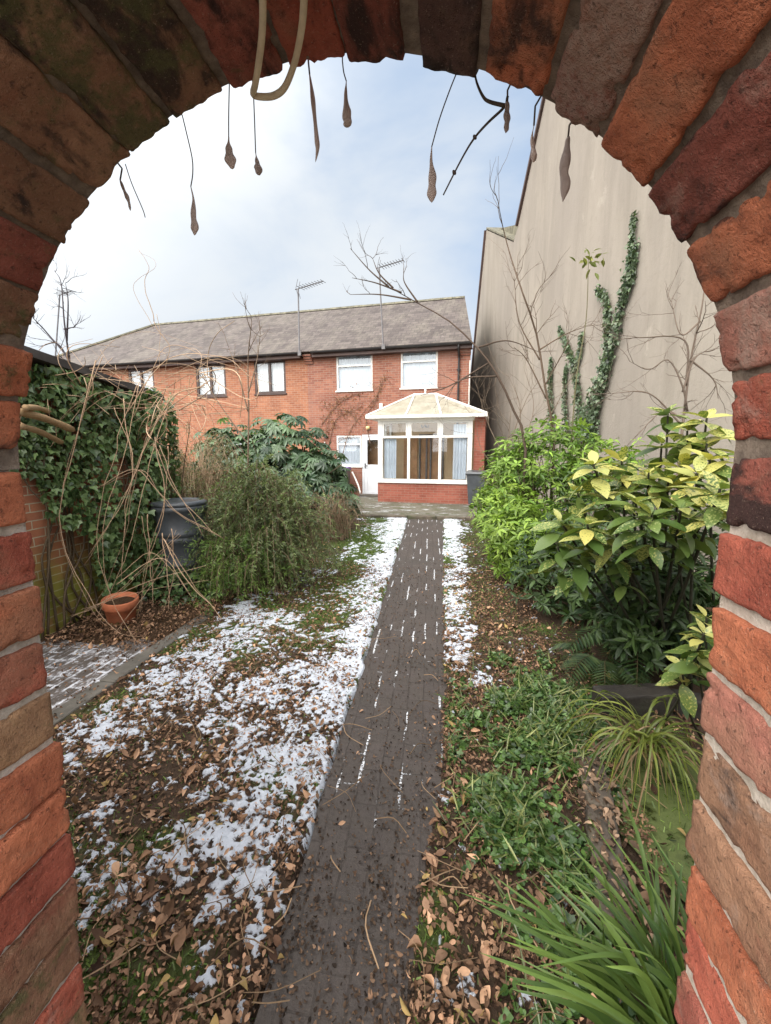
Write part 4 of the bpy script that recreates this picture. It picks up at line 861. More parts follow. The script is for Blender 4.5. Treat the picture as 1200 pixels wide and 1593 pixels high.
# ---- grey-green needle-leaved shrub with arching stems
def arching(name, lab, cat, base, n, R, H, seed, c1, c2, lf=.034, per=34, ctr=(0, 0), stemc=(.14, .10, .065), zmin=.03, bare=0.0, squash=.55):
    g = np.random.RandomState(seed); t = thing(name, lab, cat, (base[0], base[1], 0)); b = MB(); LV = []
    for k in range(n):
        az = g.uniform(0, 2 * PI); rr = abs(g.normal()) * .5 + .35; R_ = R * min(rr, 1.25); h = H * g.uniform(.35, 1.0) * (1.1 - .35 * rr)
        e = V3(ctr[0] + math.cos(az) * R_, ctr[1] + math.sin(az) * R_, h * g.uniform(.15, .75)); p0 = V3(.18 * g.normal(), .18 * g.normal(), 0)
        mid = p0 * .45 + e * .55; mid[2] = h * g.uniform(.9, 1.1); m2 = p0 * .15 + e * .85; m2[2] = h * .95
        P = curve([p0, p0 * .75 + mid * .25 + V3(0, 0, h * .28), mid, m2, e], 16) + A([base[0], base[1], 0]) + .02 * g.normal(size=(1, 3)); P[:, 2] = np.maximum(P[:, 2], zmin)
        b.tube(P, np.linspace(.006, .0016, len(P)), 3, A(stemc) * g.uniform(.7, 1.4), caps=False)
        if g.random() < bare: continue
        for q_ in range(2):
            Q = P if q_ == 0 else P[4:] + np.linspace(0, 1, len(P) - 4)[:, None] * .16 * g.normal(size=3)
            T = np.sort(g.uniform(.22, 1, per)) * (len(Q) - 1); i0 = np.minimum(T.astype(int), len(Q) - 2); f = (T - i0)[:, None]; C = Q[i0] * (1 - f) + Q[i0 + 1] * f; tn = nrm(Q[i0 + 1] - Q[i0])
            side = nrm(np.cross(tn, ranunit(g, len(C)))); d = nrm(tn * .8 + side); cc = cols(g, 1, c1, c2, .18)
            LV.append(inst(needT[0], needT[1], frames(d, ranunit(g, len(C))), C, lf * g.uniform(.6, 1.3, len(C)), np.repeat(cc, len(C), 0) * (1 + .2 * g.normal(size=(len(C), 1))).clip(.5, 1.6)))
    put('foliage', LV, M_leaf, t); b.build('stem', M_twig, t, world=True, uv=False); return t
arching('arching_shrub', 'grey green shrub with fine arching stems beside the water butt', 'shrub', (-2.32, 4.85), 520, .84, 1.5, 31, (.065, .090, .036), (.180, .225, .088), .046, 46, (.04, -.05))
arching('arching_shrub', 'low bright green arching shrub spilling over leaf litter under the greyer shrub', 'shrub', (-2.35, 4.45), 120, .52, .8, 32, (.06, .12, .022), (.18, .27, .06), .040, 40, (.05, -.2))
arching('twiggy_shrub', 'half bare brown twiggy shrub between the water butt and the brick house', 'shrub', (-4.3, 6.7), 340, 1.25, 2.05, 33, (.085, .095, .045), (.20, .19, .095), .050, 34, (-.1, 0), (.28, .20, .13), bare=.25)
arching('twiggy_shrub', 'brown twiggy shrub at the foot of the big leaved evergreen by the lawn', 'shrub', (-2.15, 7.4), 150, .75, 1.0, 34, (.05, .055, .025), (.13, .11, .05), .04, 20, (0, 0), (.19, .13, .085), bare=.5)
# ---- fatsia
g = np.random.RandomState(41); t = thing('fatsia', 'big dark green shrub with hand shaped glossy leaves in front of the brick house', 'shrub', (-3.6, 8.9, 0))
def palmate(g, C, N, d0, size, cl):
    out = []; n = len(C); x = nrm(np.cross(d0, N)); y = np.cross(N, x)
    for k in range(8):
        a = (k - 3.5) * .62; dd = nrm(d0 * math.cos(a) + x * math.sin(a) - N * .22); M = frames(dd, N); out.append(inst(longT[0], longT[1], M, C, size * (1 - .05 * abs(k - 3.5)) * .58 * 1.0, cl))
    return out
LV = []
for c, r, n, sd in (((-5.0, 9.2, 1.45), (.9, .8, .95), 210, 5), ((-3.65, 8.9, 1.45), (1.15, .95, 1.05), 350, 1), ((-2.75, 8.7, .95), (.70, .75, .8), 190, 2), ((-4.4, 9.0, 1.15), (.75, .8, .9), 150, 3), ((-2.35, 8.55, .5), (.45, .5, .45), 70, 4)):
    C, D = blob_pts(g, n, c, r, .55, .3, sd); n = len(C); N = nrm(D * .7 + UPZ * .75 + .3 * g.normal(size=(n, 3))); d0 = nrm(D - N * (D * N).sum(1, keepdims=True) + .3 * g.normal(size=(n, 3)) - UPZ * .3); d0 = nrm(d0 - N * (d0 * N).sum(1, keepdims=True))
    LV += palmate(g, C, N, d0, g.uniform(.30, .46, n), cols(g, n, (.035, .072, .038), (.145, .215, .115), .24))
put('foliage', LV, M_gloss, t); b = MB()
for k in range(22): p1 = V3(-3.4 + g.normal() * .7, 8.8 + .4 * g.normal(), g.uniform(.9, 1.9)); b.tube(curve([(-3.5 + .25 * g.normal(), 8.9, 0), V3(-3.45, 8.85, .5) * .6 + p1 * .4, p1], 10), .016, 5, (.10, .085, .055))
b.build('stem', M_twig, t, world=True)
# ---- slim bare sapling in front of the left house
def sapling(name, lab, cat, strokes, Y, r0, tint, seed, twigs=6, tl=.5, wob=.12):
    g = np.random.RandomState(seed); p = at(*strokes[0][0], Y); t = thing(name, lab, cat, (p[0], p[1], 0)); b = MB()
    for si, S in enumerate(strokes):
        P = [at(px, py, Y + wob * g.normal() * i * .5) for i, (px, py) in enumerate(S)]
        if si == 0: P = [V3(P[0][0] - .03, P[0][1], -.02)] + P
        P = curve(P, 20); r = r0 * (1 if si == 0 else .6); b.tube(P, np.linspace(r, r * .22, len(P)), 6, A(tint) * g.uniform(.85, 1.15))
        for k in range(twigs):
            i = g.randint(len(P) // 3, len(P)); dr_ = nrm(nrm(P[min(i + 1, len(P) - 1)] - P[i - 1]) + .9 * ranunit(g, 1)[0]); branchy(b, P[i], dr_, tl * g.uniform(.4, 1.2), r * .33, g, 1, 3, .3, .1, tint, None, .7, 4)
    b.build('branch', M_twig, t, smooth=True, world=True); return t
DK = (.085, .06, .045); GR = (.20, .15, .11)
sapling('bare_sapling', 'thin upright bare sapling in front of the brown framed windows', 'sapling', [[(386, 760), (387, 640), (386, 560), (392, 500)], [(386, 640), (370, 580), (356, 540)], [(387, 610), (400, 560), (405, 520)], [(385, 690), (330, 610), (312, 560)]], 7.0, .022, (.17, .12, .085), 51, 7, .45)
sapling('bare_tree', 'dark bare branches of a small tree rising behind the felt roof at far left', 'tree', [[(118, 640), (112, 570), (75, 520), (52, 495)], [(108, 560), (100, 500), (95, 440), (84, 420)], [(104, 530), (106, 470), (102, 440)], [(112, 572), (90, 535), (60, 540)], [(100, 512), (118, 508)]], 5.6, .022, (.06, .05, .055), 52, 4, .4)
# ---- right: bare shrubs and the long arching branch
sapling('arching_sapling', 'bare sapling whose long dark branch arches across the right house roof', 'sapling', [[(818, 700), (800, 640), (772, 580), (742, 540), (700, 500), (655, 474), (605, 446)], [(605, 446), (575, 420), (545, 386)], [(625, 455), (585, 440), (548, 432)], [(640, 466), (590, 458), (545, 458)], [(650, 470), (630, 440), (628, 422)], [(612, 448), (590, 425), (580, 402)], [(760, 565), (700, 600), (655, 615)], [(775, 585), (720, 590), (690, 620)], [(745, 540), (790, 530), (840, 548)]], 6.2, .022, DK, 53, 2, .4, .03)
sapling('bare_sapling', 'tall thin bare sapling against the rendered wall, right of the conservatory', 'sapling', [[(862, 700), (848, 600), (835, 520), (815, 460), (795, 400), (782, 350), (775, 312)], [(848, 600), (870, 560), (892, 520)], [(840, 560), (808, 500), (800, 430)], [(850, 620), (820, 560), (800, 540)], [(838, 545), (880, 520), (920, 505)]], 6.6, .020, (.12, .085, .06), 54, 6, .7)
sapling('twiggy_shrub', 'many stemmed bare grey shrub beside the right hand end of the conservatory', 'shrub', [[(785, 760), (790, 700), (795, 640)], [(790, 720), (760, 660), (742, 600)], [(795, 730), (830, 640), (815, 570)], [(785, 740), (750, 700), (740, 650)], [(800, 730), (860, 640), (880, 600)], [(800, 740), (810, 640), (790, 580)], [(790, 700), (820, 620), (850, 580)]], 7.6, .014, GR, 55, 7, .8)
sapling('bare_shrub', 'bare angular shrub with grey branches in front of the wall at far right', 'shrub', [[(1052, 760), (1065, 640), (1075, 560), (1092, 480), (1098, 430)], [(1070, 640), (1062, 600), (1040, 560), (1010, 575), (980, 562)], [(1062, 610), (1080, 560), (1100, 545)], [(1068, 600), (1066, 530), (1000, 525), (965, 528)], [(1060, 660), (1010, 612), (950, 612)], [(1060, 650), (1030, 640), (980, 690)], [(1090, 500), (1060, 520), (1045, 470)], [(1075, 560), (1110, 590), (1118, 620)]], 4.1, .015, (.15, .115, .09), 56, 6, .35, .05)
# ---- ivy climbing the rendered wall
def wall_ivy(lab, strands, seed, pale=0):
    g = np.random.RandomState(seed); p = wl(*strands[0][0][:2], .05); t = thing('ivy', lab, 'ivy', (p[0], p[1], 0)); LV = []; b = MB()
    for S in strands:
        P = curve([np.append(wl(x, y, .05), w_) for x, y, w_ in S], 40); W_ = P[:, 3]; P = P[:, :3]; P[:, 2] = np.maximum(P[:, 2], 0)
        Q = P.copy()
        if S is strands[0]: Q = np.concatenate([[V3(P[0][0], P[0][1], 0)], P])
        b.tube(Q, np.linspace(.02, .006, len(Q)), 5, (.12, .09, .065))
        L = np.linalg.norm(np.diff(P, axis=0), axis=1).sum(); n = int(L * 400 * (.5 + W_.mean() * 2.4)); T = g.random(n) * (len(P) - 1); i0 = np.minimum(T.astype(int), len(P) - 2); f = (T - i0)[:, None]
        C = P[i0] * (1 - f) + P[i0 + 1] * f; ww = W_[i0]; C = C + WD * (ww * g.normal(size=n) * .27 * (.45 + 1.0 * fbm(C * 5, 6, 2)))[:, None] + UPZ * (.05 * g.normal(size=n))[:, None] - WN * (abs(g.normal(size=n)) * ww * .3)[:, None]
        N = nrm(-WN + UPZ * .4 + .5 * g.normal(size=(n, 3))); d = nrm(-UPZ + .6 * g.normal(size=(n, 3)))
        LV.append(scatter_leaves(g, C, d, N, ivyT, .070, (.040, .072, .036), (.165, .215, .13), .4))
    put('foliage', LV, M_gloss, t); b.build('stem', M_twig, t, world=True)
wall_ivy('tallest ivy column climbing the beige rendered wall, forked halfway up', [[(925, 690, .34), (930, 640, .32), (948, 570, .22), (966, 490, .17), (982, 410, .13), (988, 330, .06)], [(935, 620, .25), (945, 550, .17), (948, 500, .15), (944, 465, .12), (930, 450, .06)], [(968, 480, .1), (985, 430, .1), (991, 380, .05)], [(915, 680, .4), (920, 640, .3), (935, 590, .2)]], 61)
wall_ivy('shorter forked ivy column on the rendered wall, left of the tallest one', [[(905, 690, .3), (902, 620, .18), (895, 570, .15), (880, 530, .1), (871, 512, .05)], [(897, 575, .12), (905, 540, .12), (907, 518, .05)], [(862, 690, .25), (858, 600, .13), (858, 560, .06)], [(885, 690, .25), (880, 600, .08), (882, 570, .05)]], 62)
p0, p1, p2 = at(895, 610, 6.4), at(912, 500, 6.5), at(916, 402, 6.5); t = thing('seedling', 'single wispy stem with a leafy tip against the rendered wall', 'young tree', (p0[0], p0[1], 0))
b = MB(); b.tube(curve([V3(p0[0], p0[1], 0), p0, p1, p2], 16), np.linspace(.012, .004, 16), 5, (.12, .11, .06)); b.build('stem', M_twig, t, world=True)
g = np.random.RandomState(63); C = p2 + .07 * g.normal(size=(26, 3)); put('foliage', [scatter_leaves(g, C, ranunit(g, 26), nrm(UPZ + .5 * g.normal(size=(26, 3))), ovalT, .11, (.10, .13, .03), (.20, .20, .06))], M_leaf, t)
# ---- bright green shrubs of the right hand bed
def leafy(lab, blobs, base, seed, c1, c2, size, k=6, tpl=longT, name='evergreen_shrub', twigs=30, gap=.0, tilt=.35, m=None, lump=.35):
    g = np.random.RandomState(seed); t = thing(name, lab, 'shrub', (base[0], base[1], 0)); LV = []; b = MB()
    for j, (c, r, n) in enumerate(blobs):
        C, D = blob_pts(g, n, c, r, .45, lump, seed + j, gap); C = C[C[:, 2] > .06]; D = D[:len(C)] if len(D) != len(C) else D
        D = nrm((C - A(c)) / A(r)); N = nrm(D * .6 + UPZ * .75 + .3 * g.normal(size=C.shape)); LV.append(whorls(g, C, N, k, tpl, size, c1, c2, tilt))
        for q_ in range(int(twigs)):
            e = C[g.randint(len(C))]; p0 = V3(base[0] + .15 * g.normal(), base[1] + .15 * g.normal(), 0); mid = p0 * .4 + e * .6; mid[2] = e[2] * .5
            b.tube(curve([p0, mid, e], 9), np.linspace(.011, .003, 9), 4, (.10, .075, .05), caps=False)
    put('foliage', LV, m or M_leaf, t); b.build('stem', M_twig, t, world=True); return t
leafy('bright lime green shrub bulging over the right edge of the path', [((.86, 5.2, .62), (.50, .62, .55), 460), ((1.15, 5.0, .55), (.55, .5, .5), 330), ((.72, 6.1, .8), (.42, .6, .5), 260)], (1.0, 5.5), 71, (.080, .150, .020), (.26, .37, .060), .105, 6)
leafy('taller lime green shrub behind, reaching up to the ivy on the wall', [((1.45, 6.5, 1.45), (.80, .65, .62), 420), ((1.0, 7.0, 1.1), (.5, .6, .75), 260), ((2.0, 6.2, 1.3), (.6, .5, .6), 240)], (1.4, 6.6), 72, (.070, .14, .022), (.22, .33, .055), .115, 6, gap=.42)
leafy('dark green leafy shrub filling the shade under the yellow spotted laurel', [((1.38, 2.95, .62), (.42, .25, .50), 330), ((1.65, 4.6, .75), (.8, .7, .75), 420), ((1.9, 3.6, .65), (.5, .5, .65), 320), ((1.45, 3.75, .45), (.45, .35, .42), 220), ((1.1, 4.3, .40), (.5, .35, .38), 170)], (1.6, 4.5), 73, (.018, .040, .014), (.065, .11, .032), .10, 5, twigs=25)
leafy('sparse olive green shrub beside the conservatory side wall', [((1.05, 9.0, .9), (.55, .9, .85), 330), ((1.3, 8.0, 1.2), (.5, .5, .7), 200)], (1.1, 8.8), 74, (.08, .10, .035), (.20, .22, .08), .085, 4, twigs=40, gap=.42)
# ---- spotted laurel (aucuba)
M_auc, q = mat('spotted_laurel_leaf'); o = oc(q); a = attr(q, 'tint'); sp = q.n('ShaderNodeSeparateColor', None, Color=a.outputs['Color'])
spt = q.ramp(q.math('ADD', q.noise(o, 95, 3, .6), q.math('MULTIPLY', sp.outputs[0], .75)), .78, .90)
gc = q.mix(sp.outputs[1], (.055, .105, .025), (.15, .21, .055)); yc = q.mix(sp.outputs[2], (.34, .39, .15), (.50, .45, .13))
c = q.mix(spt, gc, yc)
b1 = q.n('ShaderNodeBsdfPrincipled', None, Base_Color=c, Roughness=.3, Specular_IOR_Level=.45); t1 = q.n('ShaderNodeBsdfTranslucent', None, Color=q.mix(1.0, c, (1.3, 1.4, .6), 'MULTIPLY'))
q.nt.links.new(q.n('ShaderNodeMixShader', None, _0=.2, _1=b1.outputs[0], _2=t1.outputs[0]).outputs[0], q.n('ShaderNodeOutputMaterial').inputs[0])
def laurel(lab, tips, base, seed, size, k=6, stem=.012):
    g = np.random.RandomState(seed); t = thing('spotted_laurel', lab, 'shrub', (base[0], base[1], 0)); LV = []; b = MB()
    for P, yel in tips:
        P = A(P, ); b0 = V3(base[0] + .16 * g.normal(), base[1] + .16 * g.normal(), max(0, base[2])); mid = b0 * .45 + P * .55; mid[2] = b0[2] + (P[2] - b0[2]) * .42; S = curve([b0, mid, P * .92 + mid * .08 - UPZ * .02, P], 14)
        b.tube(S, np.linspace(stem, .004, len(S)), 6, (.045, .045, .03))
        ax = nrm(nrm(S[-1] - S[-4]) + UPZ * .5)
        for lvl, (dz, kk, sz, tl) in enumerate(((0, 4, .75, .9), (-.03, k, 1.0, .25), (-.085, 4, 1.05, -.05), (-.16, 3, 1.0, -.15))):
            C = (P + ax * dz)[None]; c = whorls(g, C, ax[None], kk, bigT, size * sz, (0, 0, 0), (0, 0, 0), tl, 0, .22)
            y_ = np.clip(yel * (.84 - .17 * lvl) + .16 * g.normal(size=kk), .02, .95); cc = np.stack([y_, g.random(kk), np.clip(yel + .25 * g.normal(size=kk), 0, 1)], 1); LV.append((c[0], c[1], np.repeat(cc, len(bigT[0]), 0)))
    put('foliage', LV, M_auc, t, True); b.build('stem', M_twig, t, smooth=True, world=True)
tips = []
g = np.random.RandomState(75)
for px, py, Y, yel in [(925, 722, 2.7, .75), (968, 716, 2.75, .75), (1010, 735, 2.6, .6), (900, 765, 2.65, .6), (945, 770, 2.5, .7), (990, 780, 2.45, .55), (875, 810, 2.6, .5), (915, 815, 2.45, .6), (960, 830, 2.35, .5), (1040, 750, 2.5, .6), (1085, 735, 2.45, .8), (1105, 715, 2.5, .85), (1060, 720, 2.8, .7), (1030, 690, 3.0, .5), (1070, 670, 2.9, .55), (1100, 650, 2.9, .6), (1015, 800, 2.3, .4), (1060, 790, 2.35, .45), (1100, 790, 2.3, .55), (900, 860, 2.5, .3), (935, 850, 2.6, .3), (1120, 760, 2.2, .6), (1050, 830, 2.4, .25), (1040, 640, 3.2, .5), (985, 745, 2.9, .5), (870, 850, 2.6, .35), (1100, 690, 2.75, .7), (975, 870, 2.5, .2)]:
    tips.append((at(px, py, Y + .1 * g.normal()), yel))
laurel('tall yellow spotted laurel with large glossy leaves beside the right brick jamb', tips, (1.75, 3.4, 0), 76, .165)
laurel('low sprig of yellow spotted laurel hanging over the dark timber edge', [(at(1062, 1035, 1.95), .65), (at(1095, 985, 1.9), .75), (at(1085, 1010, 2.0), .5), (at(1100, 960, 2.1), .6)], (1.35, 2.2, .1), 77, .115, 5, .007)
# ---- ferns in the shade
def fern(lab, base, seed, n, L, c1, c2):
    g = np.random.RandomState(seed); t = thing('fern', lab, 'fern', tuple(base), 0); LV = []; b = MB()
    for k in range(n):
        az = 2 * PI * k / n + .3 * g.normal(); l = L * g.uniform(.7, 1.1); dr_ = V3(math.cos(az), math.sin(az), 0); P = curve([A(base), A(base) + dr_ * l * .35 + UPZ * l * .42, A(base) + dr_ * l * .75 + UPZ * l * .38, A(base) + dr_ * l + UPZ * l * .1], 24)
        b.tube(P, np.linspace(.004, .001, len(P)), 3, (.08, .06, .03), caps=False); i = np.arange(3, len(P) - 1); tn = nrm(P[i + 1] - P[i]); sd_ = nrm(np.cross(tn, UPZ)); w_ = l * .24 * np.sin(np.linspace(.35, PI * .97, len(i)))
        for s in (-1, 1): LV.append(inst(needT[0], needT[1], frames(nrm(sd_ * s + tn * .35 - UPZ * .15), UPZ + 0 * sd_), P[i], w_, cols(g, len(i), c1, c2, .15)))
    put('frond', LV, M_leaf, t); b.build('stem', M_twig, t, world=True)
fern('dark fern with drooping fronds under the spotted laurel', (1.42, 3.3, .05), 81, 13, .62, (.018, .045, .014), (.06, .10, .03))
fern('smaller fern spreading low in the leaf litter nearer the path', (1.15, 3.1, .0), 82, 10, .45, (.025, .05, .02), (.07, .10, .035))
# ---- strap-leaved clumps at the pond
def strappy(name, lab, cat, base, blades, w_, c1, c2, seed, z0=0.0, dead=()):
    g = np.random.RandomState(seed); t = thing(name, lab, cat, (base[0], base[1], z0)); LV = []
    for bi, (P, wd) in enumerate(list(blades) + list(dead)):
        P = curve(P, 20); m = len(P); tn = nrm(np.gradient(P, axis=0)); sd_ = nrm(np.cross(tn, nrm(V3(.2, -.4, 1) + .3 * g.normal(size=3)))); nn = np.cross(sd_, tn); u = np.linspace(0, 1, m); ww = w_ * wd * np.minimum(1, (1 - u) * 3.2) ** .7 * (.75 + .5 * np.minimum(1, u * 5)) * .5
        V = np.stack([P - sd_ * ww[:, None] + nn * (ww * .35)[:, None], P, P + sd_ * ww[:, None] + nn * (ww * .35)[:, None]], 1).reshape(-1, 3); i = np.arange(m - 1) * 3; F = np.concatenate([np.stack([i, i + 1, i + 4, i + 3], 1), np.stack([i + 1, i + 2, i + 5, i + 4], 1)])
        c = cols(g, 1, c1, c2, .12) if bi < len(blades) else cols(g, 1, (.16, .10, .05), (.36, .25, .13)); LV.append((V, F, np.repeat(c, len(V), 0) * (1 + .5 * sst(np.repeat(u, 3), .82, 1.0) * g.random())[:, None] * A([1, 1, 1])))
    put('blade', LV, M_blade, t, True); return t
g = np.random.RandomState(85); bl = []
for tip, bow in [((765, 1412), .0), ((770, 1492), .02), ((905, 1335), .03), ((850, 1355), .02), ((945, 1290), .05), ((1000, 1330), .06), ((1062, 1340), .05), ((800, 1370), .0), ((985, 1500), .1), ((1060, 1555), .1), ((1030, 1380), .05), ((890, 1390), .02), ((960, 1360), .04), ((820, 1440), .02), ((780, 1450), .0), ((1045, 1430), .06), ((930, 1420), .05), ((870, 1470), .03), ((1010, 1290), .05), ((735, 1400), .0), ((1068, 1470), .08), ((910, 1300), .02), ((840, 1500), .04), ((800, 1530), .05), ((1000, 1420), .05), ((955, 1470), .08)]:
    for rep in range(3):
        T = gr(tip[0] + 22 * g.normal() * (rep > 0), tip[1] + 22 * g.normal() * (rep > 0), g.uniform(.20, .42)); b0 = V3(.66 + .07 * g.normal(), .98 + .08 * g.normal(), 0); mid = b0 * .45 + T * .55; mid[2] = T[2] * .62 + .05 + bow * .6; q1 = b0 * .82 + T * .18; q1[2] = mid[2] * .42; bl.append(([b0, q1, mid, T], g.uniform(.6, 1.2)))
for rep in range(14):
    az = g.uniform(.5, 3.0); l = g.uniform(.3, .6); b0 = V3(.68 + .08 * g.normal(), .95 + .09 * g.normal(), 0); dr_ = V3(math.cos(az), math.sin(az), 0); bl.append(([b0, b0 + dr_ * l * .25 + UPZ * l * .4, b0 + dr_ * l * .6 + UPZ * l * .68, b0 + dr_ * l + UPZ * l * .70], g.uniform(.6, 1.1)))
strappy('strap_leaf_plant', 'large clump of glossy green strap leaves in the near right corner', 'grassy plant', (.66, .98), bl, .0125, (.045, .090, .020), (.15, .225, .052), 86)
dead = []; bl = []; g = np.random.RandomState(87); bp = V3(1.03, 2.16, .10)
for rep in range(95):
    az = g.uniform(PI * .55, PI * 2.35); l = g.uniform(.18, .45); b0 = bp + V3(.04 * g.normal(), .04 * g.normal(), 0); dr_ = V3(math.cos(az), math.sin(az), 0); h = g.uniform(.25, .5); bl.append(([b0, b0 + dr_ * l * .3 + UPZ * l * h, b0 + dr_ * l * .7 + UPZ * l * h * .9, b0 + dr_ * l + UPZ * (l * (h - .55))], g.uniform(.6, 1.2)))
for q_ in range(45): az = g.uniform(PI * .5, PI * 2.4); l = g.uniform(.15, .4); dr_ = V3(math.cos(az), math.sin(az), 0); b0 = bp + V3(.05 * g.normal(), .05 * g.normal(), 0); dead.append(([b0, b0 + dr_ * l * .4 + UPZ * l * .3, b0 + dr_ * l - UPZ * .06], .7))
strappy('sedge_clump', 'yellow green sedge clump drooping over the small pond', 'grassy plant', bp, bl, .0085, (.060, .095, .016), (.22, .25, .05), 88, .1, dead)
# ---- pond, its stone edge and the dark timber behind
MBp = MB(); n = 40; cx, cy_ = 1.12, 1.80
pts = [(cx + (.40 + .05 * math.sin(3 * 2 * PI * k / n)) * math.cos(2 * PI * k / n), cy_ + .46 * math.sin(2 * PI * k / n), .022) for k in range(n)]; MBp.add(pts, [tuple(range(n))]); tag(MBp.build('pond', M_pond), kind='structure')
L_ = [((.76, 2.12), (.71, 1.80), 'longest dark stone edging slab, lying between sedge and ground ivy', .12), ((.70, 1.79), (.645, 1.52), 'stone edging slab in the middle of the pond edge row', .12), ((.64, 1.50), (.60, 1.28), 'stone edging slab nearest the strap leaved clump', .11)]
def slab(name, a, c, lab, cat, wd, h, m, grp, seed):
    a, c = A([*a, 0.]), A([*c, 0.]); d = c - a; L = np.linalg.norm(d); x, y, z = L / 2, wd / 2, h / 2; g = np.random.RandomState(seed); v = rough_brick(x, y, z, seed, .012, .006); o = mesh(name, v, [BF], m, smooth=True, uv=False); o.location = (*(a + c)[:2] / 2, h / 2 - .02); o.rotation_euler = (.03 * g.normal(), .03 * g.normal(), math.atan2(d[1], d[0])); tag(o, lab, cat, grp)
for k, (a, c, lab, wd) in enumerate(L_): slab('edging_stone', a, c, lab, 'stone', wd, .085, M_stone, 'stone edging along the pond', k + 1)
slab('timber_sleeper', (.95, 2.62), (1.42, 2.72), 'wet dark timber sleeper under the hanging laurel sprig', 'timber', .13, .17, M_sleeper, 'timber edging behind the pond', 11)
slab('timber_sleeper', (1.44, 2.71), (1.85, 2.62), 'wet dark timber sleeper running behind the right jamb', 'timber', .13, .15, M_sleeper, 'timber edging behind the pond', 12)
# ---- ground ivy, leaf litter, grass
_lt = ([0, .10, .28, .52, .78, 1], [.03, .13, .25, .28, .17, .01])
litT = [leaf(*_lt, f, dr) for f, dr in ((.55, .5), (-.5, -.3), (.35, .75), (1.2, .15), (.8, -.5))] + [(A([(0, 0, 0), (-.28, .12, .14), (-.18, .3, .03), (-.42, .5, .26), (-.16, .62, .02), (0, 1, .30), (.16, .62, .0), (.42, .5, .12), (.18, .3, -.03), (.28, .12, .18), (0, .5, -.08)], float), A([(0, 10, 2, 1), (10, 4, 3, 2), (10, 6, 5, 4), (10, 8, 7, 6), (0, 9, 8, 10)]))]
kidT = (A([(0, .0, -.02), (-.30, -.10, .06), (-.52, .22, .12), (-.42, .62, .07), (0, .82, .0), (.42, .62, .07), (.52, .22, .12), (.30, -.10, .06), (0, .35, -.05)], float), A([(0, 8, 2, 1), (8, 4, 3, 2), (8, 6, 5, 4), (0, 7, 6, 8)]))
g = np.random.RandomState(91)
def in_ivy(X, Y): return .95 * np.exp(-((X - .50 - .10 * (Y - 2.5)) / .33) ** 2 - ((Y - 2.5) / .58) ** 2) + .72 * np.exp(-((X - .40) / .24) ** 2 - ((Y - 1.75) / .38) ** 2) + .30 * np.exp(-((X - .40) / .2) ** 2 - ((Y - 1.2) / .3) ** 2)
n = 34000; X = g.uniform(.0, 1.15, n); Y = g.uniform(.9, 3.6, n); P = np.stack([X, Y, 0 * X], 1)
ok = in_ivy(X, Y) * (.2 + 1.5 * sst(fbm(P * 5, 3, 4), .3, .7)) > .10 + .62 * g.random(n); X, Y = X[ok], Y[ok]; n = len(X)
C = np.stack([X, Y, .015 + .07 * g.random(n) * np.minimum(1, in_ivy(X, Y))], 1); N = nrm(UPZ + .5 * g.normal(size=(n, 3))); d = nrm(g.normal(size=(n, 3)) * A([1, 1, .3]))
V, F, Cc = join([scatter_leaves(g, C, d, N, kidT, .030, (.030, .070, .018), (.115, .20, .050), .35), scatter_leaves(g, C[::3] + A([.01, .01, .012]), d[::3], N[::3], ivyT, .036, (.035, .075, .022), (.13, .21, .07), .35), inst(needT[0] * A([.4, 1, 1]), needT[1], frames(nrm(d[::4] + UPZ * .8), N[::4]), C[::4], g.uniform(.04, .12, len(C[::4])), cols(g, len(C[::4]), (.06, .10, .02), (.24, .26, .10), .25))]); tag(mesh('ground_ivy', V, F, M_gloss, tint=Cc, uv=False), 'low green creeping ivy over leaf litter on the right of the path', 'ground cover', kind='stuff')
def litter_density(X, Y):
    left = X < pl(Y); dl = pl(Y) - X; dr = X - pr(Y); onp = (~left) & (dr < 0)
    D = np.where(left, 800 * sst(Y, 4.2, 1.4) * (.35 + .65 * sst(dl, .05, .5) + .6 * sst(Y, 2, 1.2) * sst(dl, .4, .0)) + 60 * sst(Y, 9, 4), 0)
    D = np.where(onp, 16 + 170 * sst(Y, 1.5, .9) + 330 * np.exp(-((dr) / .06) ** 2) * sst(Y, 4.5, 2), D)
    D = np.where(dr >= 0, 620 * np.exp(-((dr - .12) / .22) ** 2) * sst(Y, 5.5, 2.2) + 330 * sst(Y, 5.5, 2.6) + 170 * (Y < 2.6) + 140, D)
    D = np.where((X < -2.32) & (Y > 3.0), 900 * sst(Y, 7, 4.5) + 60, D); D = np.where((X < -2.32) & (Y <= 3.0), 480 * sst(X, -2.95, -3.4) + 8 + 500 * sst(Y, 2.75, 3.0), D)
    D = np.where((np.abs(X + 2.40) < .07) & (Y < 3.6), 15, D)
    D = np.where(left & (X > -2.32) & (dl > 1.2) & (Y > 3.6), np.maximum(D, 420 * sst(-X, 1.62 - .0 * Y, 2.1) * sst(Y, 3.7, 4.6)), D)
    D = np.where((X - 1.12) ** 2 / .16 + (Y - 1.8) ** 2 / .2 < 1, 45, D)
    return D
LV = []; zl = lambda X, Y: np.where((X - 1.12) ** 2 / .16 + (Y - 1.8) ** 2 / .2 < 1, .022, np.where((X > -2.32), lawn_z(X, Y), .025 * sst(Y, 3.0, 3.3) + .0)); ntot = 0
x0, x1, y0, y1 = -3.55, 1.75, .72, 7.5; n = int((x1 - x0) * (y1 - y0) * 1000); X = g.uniform(x0, x1, n); Y = g.uniform(y0, y1, n); P = np.stack([X, Y, 0 * X], 1)
